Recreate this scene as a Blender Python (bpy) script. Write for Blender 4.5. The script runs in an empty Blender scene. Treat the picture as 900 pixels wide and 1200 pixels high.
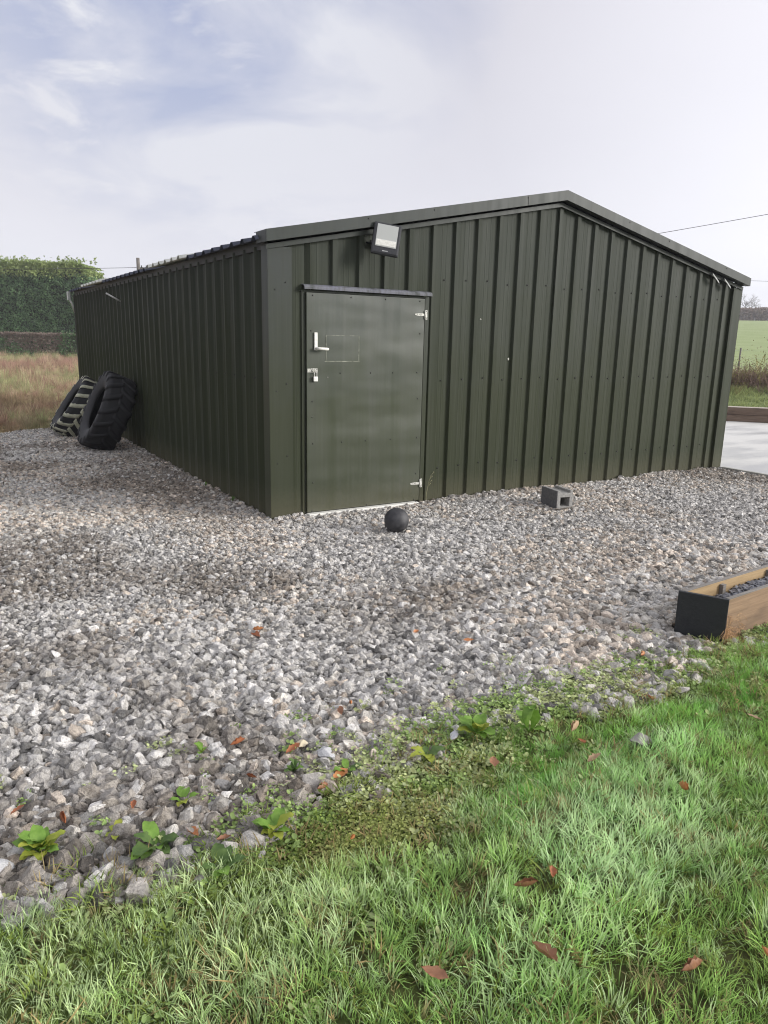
import bpy, bmesh, math, random
import numpy as np
from mathutils import Matrix, Vector
from math import radians as RAD, sin, cos, pi
random.seed(7); rng = np.random.default_rng(11)
S = bpy.context.scene
COL = S.collection

# ------------------------------------------------------------------ camera
F = Vector((0.50989, 0.82927, -0.22875)); R = Vector((0.85416, -0.51961, 0.02024)); U = Vector((0.10208, 0.20571, 0.97327))
CAM = Vector((-2.3563, -5.6351, 1.509))
cd = bpy.data.cameras.new('camera'); cam = bpy.data.objects.new('camera', cd); COL.objects.link(cam)
cd.sensor_fit = 'VERTICAL'; cd.sensor_height = 24; cd.sensor_width = 18; cd.lens = 17.044
cd.clip_start = 0.05; cd.clip_end = 6000
M = Matrix((R, U, -F)).transposed().to_4x4(); M.translation = CAM; cam.matrix_world = M
S.camera = cam

# ------------------------------------------------------------------ world, sun, exposure
SUN_EL, SUN_AZ = RAD(17), RAD(130)          # azimuth clockwise from +Y
sd = Vector((sin(SUN_AZ)*cos(SUN_EL), cos(SUN_AZ)*cos(SUN_EL), sin(SUN_EL)))
S.view_settings.view_transform = 'Standard'; S.view_settings.look = 'None'
S.view_settings.exposure = 0.75; S.view_settings.gamma = 1
W = bpy.data.worlds.new('World'); S.world = W; W.use_nodes = True
nt = W.node_tree; nt.nodes.clear()
def N(nt, typ, **kw):
    n = nt.nodes.new(typ)
    for k, v in kw.items():
        if k == 'ins':
            for a, b in v.items():
                if isinstance(b, bpy.types.NodeSocket): nt.links.new(b, n.inputs[a])
                else: n.inputs[a].default_value = b
        else: setattr(n, k, v)
    return n
def MATH(nt, op, a, b=0.0, clamp=False):
    n = N(nt, 'ShaderNodeMath', operation=op, use_clamp=clamp)
    for i, v in enumerate((a, b)):
        if isinstance(v, bpy.types.NodeSocket): nt.links.new(v, n.inputs[i])
        else: n.inputs[i].default_value = v
    return n.outputs[0]
def MIX(nt, f, a, b, mode='MIX'):
    n = N(nt, 'ShaderNodeMix', data_type='RGBA', blend_type=mode)
    for i, v in ((0, f), (6, a), (7, b)):
        if isinstance(v, bpy.types.NodeSocket): nt.links.new(v, n.inputs[i])
        else: n.inputs[i].default_value = v if i == 0 else (*v[:3], 1)
    return n.outputs[2]
def RAMP(nt, f, stops, interp='LINEAR'):
    n = N(nt, 'ShaderNodeValToRGB'); nt.links.new(f, n.inputs[0]); e = n.color_ramp.elements; n.color_ramp.interpolation = interp
    while len(e) < len(stops): e.new(0.5)
    for x, (p, c) in zip(e, stops):
        x.position = p; x.color = (c, c, c, 1) if isinstance(c, (int, float)) else (*c[:3], 1)
    return n.outputs[0]
sky = N(nt, 'ShaderNodeTexSky', sky_type='NISHITA', sun_disc=False, sun_elevation=SUN_EL, sun_rotation=SUN_AZ, air_density=1.0, dust_density=3.0)
tc = N(nt, 'ShaderNodeTexCoord').outputs['Generated']
sp = N(nt, 'ShaderNodeSeparateXYZ', ins={0: tc})
dz = MATH(nt, 'MAXIMUM', sp.outputs[2], 0.0)
inv = MATH(nt, 'ADD', dz, 0.22)
pv = N(nt, 'ShaderNodeCombineXYZ', ins={0: MATH(nt, 'DIVIDE', sp.outputs[0], inv), 1: MATH(nt, 'DIVIDE', sp.outputs[1], inv), 2: dz})
n1 = N(nt, 'ShaderNodeTexNoise', ins={'Vector': pv.outputs[0], 'Scale': 1.5, 'Detail': 7, 'Roughness': .55, 'Distortion': .5}).outputs[0]
n2 = N(nt, 'ShaderNodeTexNoise', ins={'Vector': pv.outputs[0], 'Scale': 4.2, 'Detail': 8, 'Roughness': .6, 'Distortion': .3}).outputs[0]
hd = N(nt, 'ShaderNodeVectorMath', operation='DOT_PRODUCT', ins={0: tc, 1: Vector((0.28, 0.85, 0.43)).normalized()})
hole = RAMP(nt, hd.outputs['Value'], [(0.936, 0.0), (0.966, .6), (0.988, 1.0)])
hd2 = N(nt, 'ShaderNodeVectorMath', operation='DOT_PRODUCT', ins={0: tc, 1: Vector((-0.55, 0.55, 0.62)).normalized()})
hole2 = RAMP(nt, hd2.outputs['Value'], [(0.86, 0.0), (1.0, 0.8)])
holes = MATH(nt, 'MAXIMUM', hole, hole2)
cm = RAMP(nt, n1, [(0.42, 0.0), (0.60, 1.0)])
cm2 = RAMP(nt, n2, [(0.50, 0.0), (0.68, 0.9)])
wisp = MATH(nt, 'MAXIMUM', MATH(nt, 'MULTIPLY', cm, 0.85), cm2)
openm = MATH(nt, 'MULTIPLY', holes, MATH(nt, 'SUBTRACT', 1.0, wisp), clamp=True)
veil = MATH(nt, 'SUBTRACT', 0.97, MATH(nt, 'MULTIPLY', openm, 0.85), clamp=True)
grad = RAMP(nt, dz, [(0.0, (5.25, 5.35, 5.68)), (0.12, (5.0, 5.0, 5.38)), (0.38, (4.1, 4.05, 4.45)), (1.0, (5.2, 5.2, 5.5))])
n3 = N(nt, 'ShaderNodeTexNoise', ins={'Vector': pv.outputs[0], 'Scale': .9, 'Detail': 5, 'Roughness': .5}).outputs[0]
cloud = MIX(nt, 1.0, grad, RAMP(nt, n3, [(0.3, (.965, .965, .975)), (0.7, (1.03, 1.03, 1.03))]), 'MULTIPLY')
cloud = MIX(nt, MATH(nt, 'MULTIPLY', holes, wisp, True), cloud, (5.2, 5.25, 5.5))
bluish = MIX(nt, 0.75, sky.outputs[0], (2.7, 3.0, 4.4))
full = MIX(nt, veil, bluish, cloud)
glow = N(nt, 'ShaderNodeVectorMath', operation='DOT_PRODUCT', ins={0: tc, 1: sd})      # glow added round the hazy sun to make up for the dimmed sky light
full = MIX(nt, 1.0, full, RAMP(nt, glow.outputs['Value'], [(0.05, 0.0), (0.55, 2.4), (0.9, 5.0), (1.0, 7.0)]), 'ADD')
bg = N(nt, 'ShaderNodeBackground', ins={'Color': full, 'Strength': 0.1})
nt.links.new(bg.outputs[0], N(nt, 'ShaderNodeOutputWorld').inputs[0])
sl = bpy.data.lights.new('sun', 'SUN'); sl.energy = 2.3; sl.angle = RAD(18); sl.color = (1.0, .965, .91)
so = bpy.data.objects.new('sun', sl); COL.objects.link(so); so.rotation_euler = sd.to_track_quat('Z', 'Y').to_euler()
S.render.engine = 'CYCLES'
S.cycles.filter_width = 1.1; S.cycles.use_adaptive_sampling = False; S.cycles.max_bounces = 6; S.cycles.diffuse_bounces = 3; S.cycles.glossy_bounces = 3; S.cycles.transmission_bounces = 3
S.cycles.transparent_max_bounces = 6

# ------------------------------------------------------------------ helpers
def vn(x, y, s, seed=0):
    """cheap value noise on numpy arrays, 0..1"""
    x = np.asarray(x, float)/s + seed*17.13; y = np.asarray(y, float)/s + seed*7.77
    xi = np.floor(x); yi = np.floor(y); fx = x-xi; fy = y-yi
    fx = fx*fx*(3-2*fx); fy = fy*fy*(3-2*fy)
    h = lambda a, b: np.modf(np.abs(np.sin(a*127.1+b*311.7+seed*3.3)*43758.5453))[0]
    return (h(xi, yi)*(1-fx)+h(xi+1, yi)*fx)*(1-fy)+(h(xi, yi+1)*(1-fx)+h(xi+1, yi+1)*fx)*fy
def fbm(x, y, s, seed=0):
    return (vn(x, y, s, seed)*.55+vn(x, y, s/2.1, seed+1)*.3+vn(x, y, s/4.3, seed+2)*.15)
def sstep(a, b, x):
    t = np.clip((np.asarray(x, float)-a)/(b-a), 0, 1); return t*t*(3-2*t)
def tag(o, label=None, cat=None, group=None, kind=None):
    for k, v in (('label', label), ('category', cat), ('group', group), ('kind', kind)):
        if v: o[k] = v
    return o
def empty(name, loc=(0, 0, 0), rz=0):
    o = bpy.data.objects.new(name, None); COL.objects.link(o); o.location = loc; o.rotation_euler = (0, 0, rz); o.empty_display_size = .1
    return o
def npmesh(name, V, Fc, mats=(), mi=None, smooth=False, attrs=None):
    """V (n,3), Fc list of polys or (m,k) array"""
    me = bpy.data.meshes.new(name); V = np.asarray(V, np.float32)
    if isinstance(Fc, np.ndarray):
        m, k = Fc.shape; me.vertices.add(len(V)); me.vertices.foreach_set('co', V.ravel())
        me.loops.add(m*k); me.loops.foreach_set('vertex_index', Fc.astype(np.int32).ravel())
        me.polygons.add(m); me.polygons.foreach_set('loop_start', np.arange(0, m*k, k, dtype=np.int32))
        me.update(calc_edges=True)
    else:
        me.from_pydata(V.tolist(), [], Fc)
    for m_ in mats: me.materials.append(m_)
    if mi is not None: me.polygons.foreach_set('material_index', np.asarray(mi, np.int32))
    if smooth: me.polygons.foreach_set('use_smooth', np.ones(len(me.polygons), bool))
    for an, (dt, dom, arr) in (attrs or {}).items():
        a = me.attributes.new(an, dt, dom)
        key = {'FLOAT': 'value', 'INT': 'value', 'FLOAT_VECTOR': 'vector', 'FLOAT_COLOR': 'color'}[dt]
        a.data.foreach_set(key, np.ascontiguousarray(arr, np.int32 if dt == 'INT' else np.float32).ravel())
    me.update(); return me
def link(name, me, parent=None, loc=None, rot=None):
    o = bpy.data.objects.new(name, me); COL.objects.link(o)
    if parent: o.parent = parent
    if loc is not None: o.location = loc
    if rot is not None: o.rotation_euler = rot
    return o
class MB:
    """collects primitives with material indices in one bmesh"""
    def __init__(s): s.bm = bmesh.new()
    def _mark(s, before, mi):
        for f in s.bm.faces:
            if f not in before: f.material_index = mi
    def box(s, c, d, mi=0, rot=None, bev=0):
        b = set(s.bm.faces) if (mi or bev) else None
        m = Matrix.Translation(c) @ (rot.to_4x4() if rot is not None else Matrix()) @ Matrix.Diagonal((*d, 1))
        r = bmesh.ops.create_cube(s.bm, size=1, matrix=m)
        if bev:
            ed = list({e for v in r['verts'] for e in v.link_edges})
            bmesh.ops.bevel(s.bm, geom=ed, offset=bev, segments=2, affect='EDGES', profile=.6)
        if mi: s._mark(b, mi)
        return s
    def b2(s, x0, x1, y0, y1, z0, z1, mi=0, bev=0):
        return s.box(((x0+x1)/2, (y0+y1)/2, (z0+z1)/2), (abs(x1-x0), abs(y1-y0), abs(z1-z0)), mi, None, bev)
    def tube(s, pts, r, n=10, mi=0, cap=True):
        pts = [Vector(p) for p in pts]; rs = r if isinstance(r, (list, tuple)) else [r]*len(pts)
        b = set(s.bm.faces) if mi else None; rings = []
        for i, p in enumerate(pts):
            t = (pts[min(i+1, len(pts)-1)]-pts[max(i-1, 0)]).normalized()
            a = t.orthogonal().normalized() if i == 0 else (a_-t*a_.dot(t)).normalized()
            a_ = a; q = t.cross(a)
            rings.append([s.bm.verts.new(p+(a*cos(2*pi*k/n)+q*sin(2*pi*k/n))*rs[i]) for k in range(n)])
        for A, B in zip(rings, rings[1:]):
            for k in range(n): s.bm.faces.new((A[k], A[(k+1) % n], B[(k+1) % n], B[k])).smooth = True
        if cap: s.bm.faces.new(rings[0][::-1]); s.bm.faces.new(rings[-1])
        if mi: s._mark(b, mi)
        return s
    def prism(s, poly, y0, y1, axis='y', mi=0):
        """polygon (a,b) extruded along axis; a,b are the other two axes in order"""
        def P(a, b, t): return {'y': (a, t, b), 'x': (t, a, b), 'z': (a, b, t)}[axis]
        A = [s.bm.verts.new(P(a, b, y0)) for a, b in poly]; B = [s.bm.verts.new(P(a, b, y1)) for a, b in poly]
        fs = [s.bm.faces.new(A), s.bm.faces.new(B[::-1])]; n = len(A)
        for k in range(n): fs.append(s.bm.faces.new((A[k], B[k], B[(k+1) % n], A[(k+1) % n])))
        for f in fs: f.material_index = mi
        return s
    def ball(s, c, r, mi=0, u=10, v=6, scale=(1, 1, 1)):
        b = set(s.bm.faces) if mi else None
        rr = bmesh.ops.create_uvsphere(s.bm, u_segments=u, v_segments=v, radius=r, matrix=Matrix.Translation(c) @ Matrix.Diagonal((*scale, 1)))
        for v_ in rr['verts']:
            for f in v_.link_faces: f.smooth = True
        if mi: s._mark(b, mi)
        return s
    def build(s, name, mats, parent=None, loc=None, rot=None, fixn=True):
        if fixn: bmesh.ops.recalc_face_normals(s.bm, faces=s.bm.faces[:])
        me = bpy.data.meshes.new(name); s.bm.to_mesh(me); s.bm.free()
        for m in (mats if isinstance(mats, (list, tuple)) else [mats]): me.materials.append(m)
        return link(name, me, parent, loc, rot)

# ------------------------------------------------------------------ materials
def mat(name):
    m = bpy.data.materials.new(name); m.use_nodes = True; nt = m.node_tree; nt.nodes.clear()
    out = N(nt, 'ShaderNodeOutputMaterial'); p = N(nt, 'ShaderNodeBsdfPrincipled'); nt.links.new(p.outputs[0], out.inputs[0])
    return m, nt, p, out
def setp(nt, p, **kw):
    for k, v in kw.items():
        k = {'col': 'Base Color', 'rough': 'Roughness', 'metal': 'Metallic', 'spec': 'Specular IOR Level', 'nor': 'Normal'}.get(k, k)
        if isinstance(v, bpy.types.NodeSocket): nt.links.new(v, p.inputs[k])
        elif k == 'Base Color': p.inputs[k].default_value = (*v[:3], 1)
        else: p.inputs[k].default_value = v
def NOISE(nt, s, d=4, r=.55, vec=None, sc=None, dist=0):
    v = vec if vec is not None else N(nt, 'ShaderNodeTexCoord').outputs['Object']
    if sc: v = N(nt, 'ShaderNodeMapping', ins={0: v, 3: sc}).outputs[0]
    return N(nt, 'ShaderNodeTexNoise', ins={'Vector': v, 'Scale': s, 'Detail': d, 'Roughness': r, 'Distortion': dist}).outputs[0]
def BUMP(nt, h, s=.3, d=.01): return N(nt, 'ShaderNodeBump', ins={'Height': h, 'Strength': s, 'Distance': d}).outputs[0]
def simple(name, c1, c2, scale=20, rough=.6, metal=0, bump=.2, bd=.003, spec=.5, sc=None):
    m, nt, p, _ = mat(name); n = NOISE(nt, scale, 5, .6, sc=sc)
    setp(nt, p, col=MIX(nt, RAMP(nt, n, [(.35, 0), (.65, 1)]), c1, c2), rough=RAMP(nt, n, [(.3, rough-.08), (.7, rough+.08)]), metal=metal, spec=spec, nor=BUMP(nt, n, bump, bd))
    return m

def paint_mat(name, base=(.028, .034, .0165), streak=1.0, wav=0.0, rough=.58, spec=.16):
    m, nt, p, _ = mat(name)
    pos = N(nt, 'ShaderNodeNewGeometry').outputs['Position']
    st = NOISE(nt, 1.0, 6, .6, vec=pos, sc=(38, 38, .9))
    st2 = NOISE(nt, 1.0, 4, .6, vec=pos, sc=(9, 9, .35))
    bl = NOISE(nt, 2.3, 5, .6, vec=pos)
    z = N(nt, 'ShaderNodeSeparateXYZ', ins={0: pos}).outputs[2]
    # greyer with height: the sky's reflection put into the paint colour, broken by noise
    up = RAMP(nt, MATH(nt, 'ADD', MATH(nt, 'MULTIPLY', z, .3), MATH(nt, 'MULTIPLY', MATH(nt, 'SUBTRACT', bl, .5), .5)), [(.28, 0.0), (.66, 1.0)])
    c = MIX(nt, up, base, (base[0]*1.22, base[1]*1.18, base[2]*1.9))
    c = MIX(nt, MATH(nt, 'MULTIPLY', RAMP(nt, st, [(.45, 0), (.8, 1)]), .5*streak), c, (.066, .07, .056))
    c = MIX(nt, MATH(nt, 'MULTIPLY', RAMP(nt, st2, [(.5, 0), (.75, 1)]), .45*streak), c, (.017, .021, .011))
    h = NOISE(nt, 1.0, 2, .5, vec=pos, sc=(.9, .9, 1.9))
    hs = MATH(nt, 'ADD', MATH(nt, 'MULTIPLY', h, wav), MATH(nt, 'MULTIPLY', st, .02))
    # splashed grit just above the ground
    lo = RAMP(nt, MATH(nt, 'ADD', z, MATH(nt, 'MULTIPLY', NOISE(nt, 30, 5, .7, vec=pos), .25)), [(.10, .9), (.42, 0.0)])
    c = MIX(nt, MATH(nt, 'MULTIPLY', lo, .45), c, (.13, .115, .075))
    setp(nt, p, col=c, rough=RAMP(nt, st2, [(.3, rough-.07), (.7, rough+.1)]), spec=spec, nor=BUMP(nt, hs, .35, .05))
    return m
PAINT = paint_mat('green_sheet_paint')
DOORP = paint_mat('green_door_paint', (.042, .050, .028), .9, 1.9, .36, .55)
FLASH = paint_mat('green_flashing_paint', (.038, .044, .026), .6, .2, .42)
CANOPY = paint_mat('streaked_canopy_paint', (.13, .135, .11), 2.0, .1, .5)
ROOFM = paint_mat('grey_green_roof_sheet', (.055, .062, .055), .9, .0, .45)
DARKG = simple('dark_steel', (.015, .017, .016), (.03, .03, .028), 40, .6)
SCREW = simple('screw_head', (.012, .012, .012), (.03, .028, .025), 80, .5)
WHITEP = simple('chalky_white_paint', (.62, .61, .56), (.78, .77, .73), 60, .45)
GALV = simple('galvanised_zinc', (.42, .43, .42), (.66, .67, .66), 90, .42, .5)
HPALE = simple('worn_pale_hinge_paint', (.2, .2, .16), (.78, .77, .72), 120, .5)
GRP = simple('weathered_translucent_sheet', (.55, .56, .5), (.75, .76, .7), 12, .35)
SEAL = simple('pale_sealant_line', (.30, .31, .25), (.06, .07, .045), 25, .6)
BLACKP = simple('black_plastic', (.010, .011, .014), (.022, .023, .027), 60, .4, bump=.1)
RUBBER = simple('dusty_black_rubber', (.006, .006, .008), (.014, .014, .015), 14, .7, bump=.5, bd=.004)
LUGC = simple('cream_coated_tread', (.30, .30, .21), (.46, .46, .36), 22, .7, bump=.4)
CONC = simple('grey_concrete_block', (.21, .205, .195), (.36, .35, .33), 55, .9, bump=.8, bd=.004)
CONCD = simple('shaded_dark_concrete', (.085, .085, .088), (.15, .148, .148), 45, .85, bump=.8, bd=.004)  # darker copy of the block concrete, for its side away from the sun

def lens_mat():
    m, nt, p, _ = mat('floodlight_glass')
    n = NOISE(nt, 3, 2)
    setp(nt, p, col=MIX(nt, n, (.36, .37, .36), (.44, .45, .43)), rough=.18, spec=.6, **{'Coat Weight': .6}); return m
LENS = lens_mat()
def wood_mat(name, a, b, c, sc=(1.2, 22, 22), rough=.75):
    m, nt, p, _ = mat(name)
    v = N(nt, 'ShaderNodeTexCoord').outputs['Object']
    g = NOISE(nt, 2.2, 8, .65, vec=v, sc=sc, dist=.6); g2 = NOISE(nt, 3, 4, .6, vec=v, sc=(.7, 2, 2))
    col = MIX(nt, RAMP(nt, g, [(.3, 0), (.7, 1)]), a, b); col = MIX(nt, RAMP(nt, g2, [(.5, 0), (.72, .8)]), col, c)
    setp(nt, p, col=col, rough=rough, nor=BUMP(nt, g, .5, .004)); return m
PLANK = wood_mat('bare_pine_board', (.19, .12, .07), (.30, .195, .115), (.09, .055, .035))
PLANKIN = wood_mat('damp_honey_board', (.28, .19, .095), (.44, .31, .16), (.11, .07, .04))
RIMW = wood_mat('weathered_grey_board_edge', (.13, .12, .11), (.24, .22, .2), (.07, .06, .05))
BLACKW = wood_mat('black_stained_board', (.007, .009, .012), (.016, .018, .022), (.035, .037, .033), rough=.6)
SLEEP = wood_mat('brown_oak_sleeper', (.10, .065, .045), (.19, .135, .10), (.06, .04, .03))
SLEEPT = wood_mat('pale_weathered_sleeper_top', (.42, .37, .31), (.56, .50, .43), (.3, .25, .2))
BARK = simple('bare_bark', (.09, .075, .06), (.16, .14, .12), 12, .9)
POLEW = simple('grey_pole_timber', (.10, .09, .08), (.17, .155, .14), 6, .85)

def inst_attr(nt, name): return N(nt, 'ShaderNodeAttribute', attribute_type='INSTANCER', attribute_name=name).outputs['Color']
def geo_attr(nt, name, o='Fac'): return N(nt, 'ShaderNodeAttribute', attribute_type='GEOMETRY', attribute_name=name).outputs[o]
def stone_mat():
    m, nt, p, _ = mat('limestone_chips')
    c = inst_attr(nt, 'col'); v = N(nt, 'ShaderNodeTexCoord').outputs['Object']
    rv = N(nt, 'ShaderNodeVectorMath', operation='ADD', ins={0: v, 1: N(nt, 'ShaderNodeVectorMath', operation='SCALE', ins={0: c, 3: 50.0}).outputs[0]}).outputs[0]
    n = NOISE(nt, 2.2, 6, .7, vec=rv); n2 = NOISE(nt, 9, 4, .7, vec=rv)
    k = MIX(nt, 1.0, c, RAMP(nt, n, [(.34, (.50, .48, .46)), (.5, (.95, .95, .95)), (.66, (1.22, 1.22, 1.22))]), 'MULTIPLY')
    k = MIX(nt, RAMP(nt, n2, [(.6, 0), (.75, .5)]), k, (.12, .105, .085))
    setp(nt, p, col=k, rough=.82, spec=.35, nor=BUMP(nt, MATH(nt, 'ADD', n, MATH(nt, 'MULTIPLY', n2, .4)), .7, .10)); return m
STONE = stone_mat()
def blade_mat(name, root=(.03, .055, .015), trans=.35, rough=.5):
    m, nt, p, out = mat(name)
    c = inst_attr(nt, 'col'); t = geo_attr(nt, 't'); b = geo_attr(nt, 'b')
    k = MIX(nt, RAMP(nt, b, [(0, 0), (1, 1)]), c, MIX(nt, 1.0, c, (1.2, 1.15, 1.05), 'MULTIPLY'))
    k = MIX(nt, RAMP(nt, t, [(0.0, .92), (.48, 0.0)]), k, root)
    setp(nt, p, col=k, rough=rough, spec=.22)
    tr = N(nt, 'ShaderNodeBsdfTranslucent', ins={0: k}); ms = N(nt, 'ShaderNodeMixShader', ins={0: trans, 1: p.outputs[0], 2: tr.outputs[0]})
    nt.links.new(ms.outputs[0], out.inputs[0]); return m
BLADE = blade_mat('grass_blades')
STRAW = blade_mat('dry_stems', (.2, .15, .09), .25, .8)
LEAFM = blade_mat('small_leaves', (.04, .07, .015), .3, .45)
def leaf_mat(name, a, b, trans=.25, rough=.62, sc=40):
    m, nt, p, out = mat(name); n = NOISE(nt, sc, 5, .6)
    k = MIX(nt, RAMP(nt, n, [(.35, 0), (.65, 1)]), a, b)
    setp(nt, p, col=k, rough=rough, spec=.4, nor=BUMP(nt, n, .3, .003))
    tr = N(nt, 'ShaderNodeBsdfTranslucent', ins={0: k}); ms = N(nt, 'ShaderNodeMixShader', ins={0: trans, 1: p.outputs[0], 2: tr.outputs[0]})
    nt.links.new(ms.outputs[0], out.inputs[0]); return m
WEEDG = leaf_mat('weed_leaf_green', (.13, .25, .035), (.20, .34, .06))
WEEDY = leaf_mat('weed_leaf_yellow', (.26, .33, .04), (.36, .38, .06))
WEEDD = leaf_mat('weed_leaf_dull', (.07, .13, .035), (.12, .19, .05))
DEADO = leaf_mat('orange_dead_leaf', (.40, .15, .055), (.52, .24, .10), .1, .5)
DEADB = leaf_mat('brown_dead_leaf', (.22, .10, .055), (.36, .18, .10), .1, .5)
DEADR = leaf_mat('red_brown_dead_leaf', (.26, .085, .035), (.42, .16, .07), .1, .5)
DEADP = leaf_mat('pale_tan_dead_leaf', (.34, .22, .13), (.46, .33, .2), .1, .6)

# ------------------------------------------------------------------ terrain (one sheet to the horizon)
EDGE = [(-14, -3.1), (-5, -3.4), (-2.72, -3.62), (-2.35, -3.68), (-2.22, -3.66), (-2.1, -3.65), (-1.95, -3.72), (-1.77, -3.73), (-1.55, -3.74), (-1.3, -3.67), (-1.08, -3.6),
        (-0.78, -3.56), (-0.52, -3.62), (-0.14, -3.67), (0.25, -3.61), (0.75, -3.51), (1.18, -3.56), (1.73, -3.66), (3, -3.8), (14, -4.2)]
EX = np.array([e[0] for e in EDGE]); EY = np.array([e[1] for e in EDGE])
def edge_y(x): return np.interp(x, EX, EY)          # lawn south of this line
def field_y(x): return 7.62+.39*np.asarray(x)        # rough field north of this line (x < 0)
def axes(x, y):
    dx = np.asarray(x)-CAM.x; dy = np.asarray(y)-CAM.y
    fh = np.array([F.x, F.y]); fh = fh/np.linalg.norm(fh)
    u = dx*fh[0]+dy*fh[1]; v = dx*fh[1]-dy*fh[0]
    return u, v
def terr(x, y):
    u, v = axes(x, y); a = v/np.maximum(np.abs(u), .1)
    d = np.hypot(u, v); right = sstep(-.05, .3, a)*(u > 0)
    h = right*(.55*sstep(15.7, 18.5, u)*sstep(14.4, 17, u) + 7.3*sstep(22, 210, d)) + right*6*sstep(230, 700, d)
    h = h + .10*(fbm(x, y, 3.5, 5)-.5)*sstep(9, 20, d) + 1.2*(fbm(x, y, 60, 9)-.5)*sstep(60, 200, d)*right
    return h
def grid_sheet(name, xs, ys, zf, m, smooth=True):
    X, Y = np.meshgrid(xs, ys); Z = zf(X, Y); V = np.stack([X, Y, Z], -1).reshape(-1, 3); nx, ny = len(xs), len(ys)
    i = np.arange(nx-1)[None, :]+np.arange(ny-1)[:, None]*nx; i = i.ravel()
    return link(name, npmesh(name, V, np.stack([i, i+1, i+nx+1, i+nx], -1), [m], smooth=smooth))
def field_mat():
    m, nt, p, _ = mat('fields'); g = N(nt, 'ShaderNodeNewGeometry').outputs['Position']
    a = NOISE(nt, .35, 6, .6, vec=g); b = NOISE(nt, 6, 6, .7, vec=g); s = N(nt, 'ShaderNodeSeparateXYZ', ins={0: g})
    green = MIX(nt, RAMP(nt, a, [(.35, 0), (.65, 1)]), (.29, .36, .16), (.35, .41, .20))
    dry = MIX(nt, RAMP(nt, a, [(.35, 0), (.6, 1)]), (.30, .20, .13), (.36, .30, .15))
    k = RAMP(nt, MATH(nt, 'SUBTRACT', s.outputs[0], MATH(nt, 'MULTIPLY', s.outputs[1], .45)), [(0, 0.0), (1, 1.0)])
    c = MIX(nt, k, dry, green); c = MIX(nt, RAMP(nt, b, [(.4, 0), (.7, .35)]), c, (.09, .075, .04))
    setp(nt, p, col=c, rough=.95, spec=.1, nor=BUMP(nt, b, .8, .06)); return m
lin = lambda a, b, n: np.linspace(a, b, n)
gx = np.concatenate([-np.geomspace(2500, 32, 40), lin(-30, 60, 181), np.geomspace(62, 2500, 70)])
gy = np.concatenate([-np.geomspace(2500, 32, 20), lin(-30, 60, 181), np.geomspace(62, 2500, 70)])
tag(grid_sheet('ground', gx, gy, lambda x, y: terr(x, y)-.03, field_mat()), kind='structure')

def soil_mat(name, a, b, c, s=9):
    m, nt, p, _ = mat(name); g = N(nt, 'ShaderNodeNewGeometry').outputs['Position']
    n = NOISE(nt, s, 7, .7, vec=g); n2 = NOISE(nt, s*7, 5, .7, vec=g); n3 = NOISE(nt, 1.3, 4, .6, vec=g)
    k = MIX(nt, RAMP(nt, n, [(.35, 0), (.65, 1)]), a, b); k = MIX(nt, RAMP(nt, n3, [(.45, 0), (.62, .8)]), k, c)
    k = MIX(nt, RAMP(nt, n2, [(.5, 0), (.7, .6)]), k, (.05, .045, .03))
    setp(nt, p, col=k, rough=.95, spec=.15, nor=BUMP(nt, MATH(nt, 'ADD', n, n2), .9, .012)); return m
def gz(x, y): return .012*(fbm(x, y, 1.1, 3)-.5)+.03*(fbm(x, y, 3.1, 4)-.5)*sstep(.4, 2.5, np.hypot(np.asarray(x)-3, np.asarray(y)+0))*0.6
def band(name, xs, ylo, yhi, ny, zf, m):
    V = []; nx = len(xs)
    for j in range(ny):
        t = j/(ny-1)
        for x in xs:
            y = ylo(x)*(1-t)+yhi(x)*t; V.append((x, y, 0))
    V = np.array(V); V[:, 2] = zf(V[:, 0], V[:, 1])
    i = (np.arange(nx-1)[None, :]+np.arange(ny-1)[:, None]*nx).ravel()
    return link(name, npmesh(name, V, np.stack([i, i+1, i+nx+1, i+nx], -1), [m], smooth=True))
gb = band('gravel_bed', lin(-14, 6.06, 200), lambda x: float(edge_y(x))-.03, lambda x: min(float(field_y(x)), 9.3)+.1*sin(x*3), 160, lambda x, y: gz(x, y)-.022,
          soil_mat('gravel_bed_grit', (.10, .09, .08), (.15, .135, .12), (.09, .07, .05), 22))
tag(gb, kind='structure')
def mound(x, y): return .05*sstep(-3.75, -4.2, y)*(0.5+fbm(x, y, .7, 8))*.6
tag(band('lawn', lin(-14, 14, 260), lambda x: -12.0, lambda x: float(edge_y(x))+.05, 180, lambda x, y: gz(x, y)*0+.002+mound(x, y),
         soil_mat('lawn_soil_and_moss', (.09, .075, .04), (.14, .17, .05), (.11, .18, .04), 60)), kind='structure')
def slab_mat():
    m, nt, p, _ = mat('pale_trowelled_concrete'); g = N(nt, 'ShaderNodeNewGeometry').outputs['Position']
    n = NOISE(nt, .9, 5, .6, vec=g, sc=(.5, 1.6, 1)); n2 = NOISE(nt, 30, 4, .6, vec=g)
    setp(nt, p, col=MIX(nt, RAMP(nt, n, [(.45, 0), (.62, 1)]), (.60, .59, .56), (.38, .38, .37)), rough=RAMP(nt, n, [(.45, .55), (.62, .28)]), nor=BUMP(nt, n2, .2, .003)); return m
sb = MB().prism([(6.10, -5.2), (16, -5.2), (13.9, .85), (11.1, 4.25), (7.0, 9.6), (6.10, 9.6)], -.05, .035, 'z').build('concrete_yard', slab_mat())
tag(sb, kind='structure')

ek = tag(empty('edging_board', (6.075, 2.2, 0)), 'thin pale grey edging board along the gravel side of the concrete yard', 'edging')
MB().b2(-.022, .022, -7.4, -2.3, -.06, .045, 0, .003).build('board', simple('pale_grey_board', (.30, .30, .27), (.42, .41, .37), 14, .8), ek)
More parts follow.
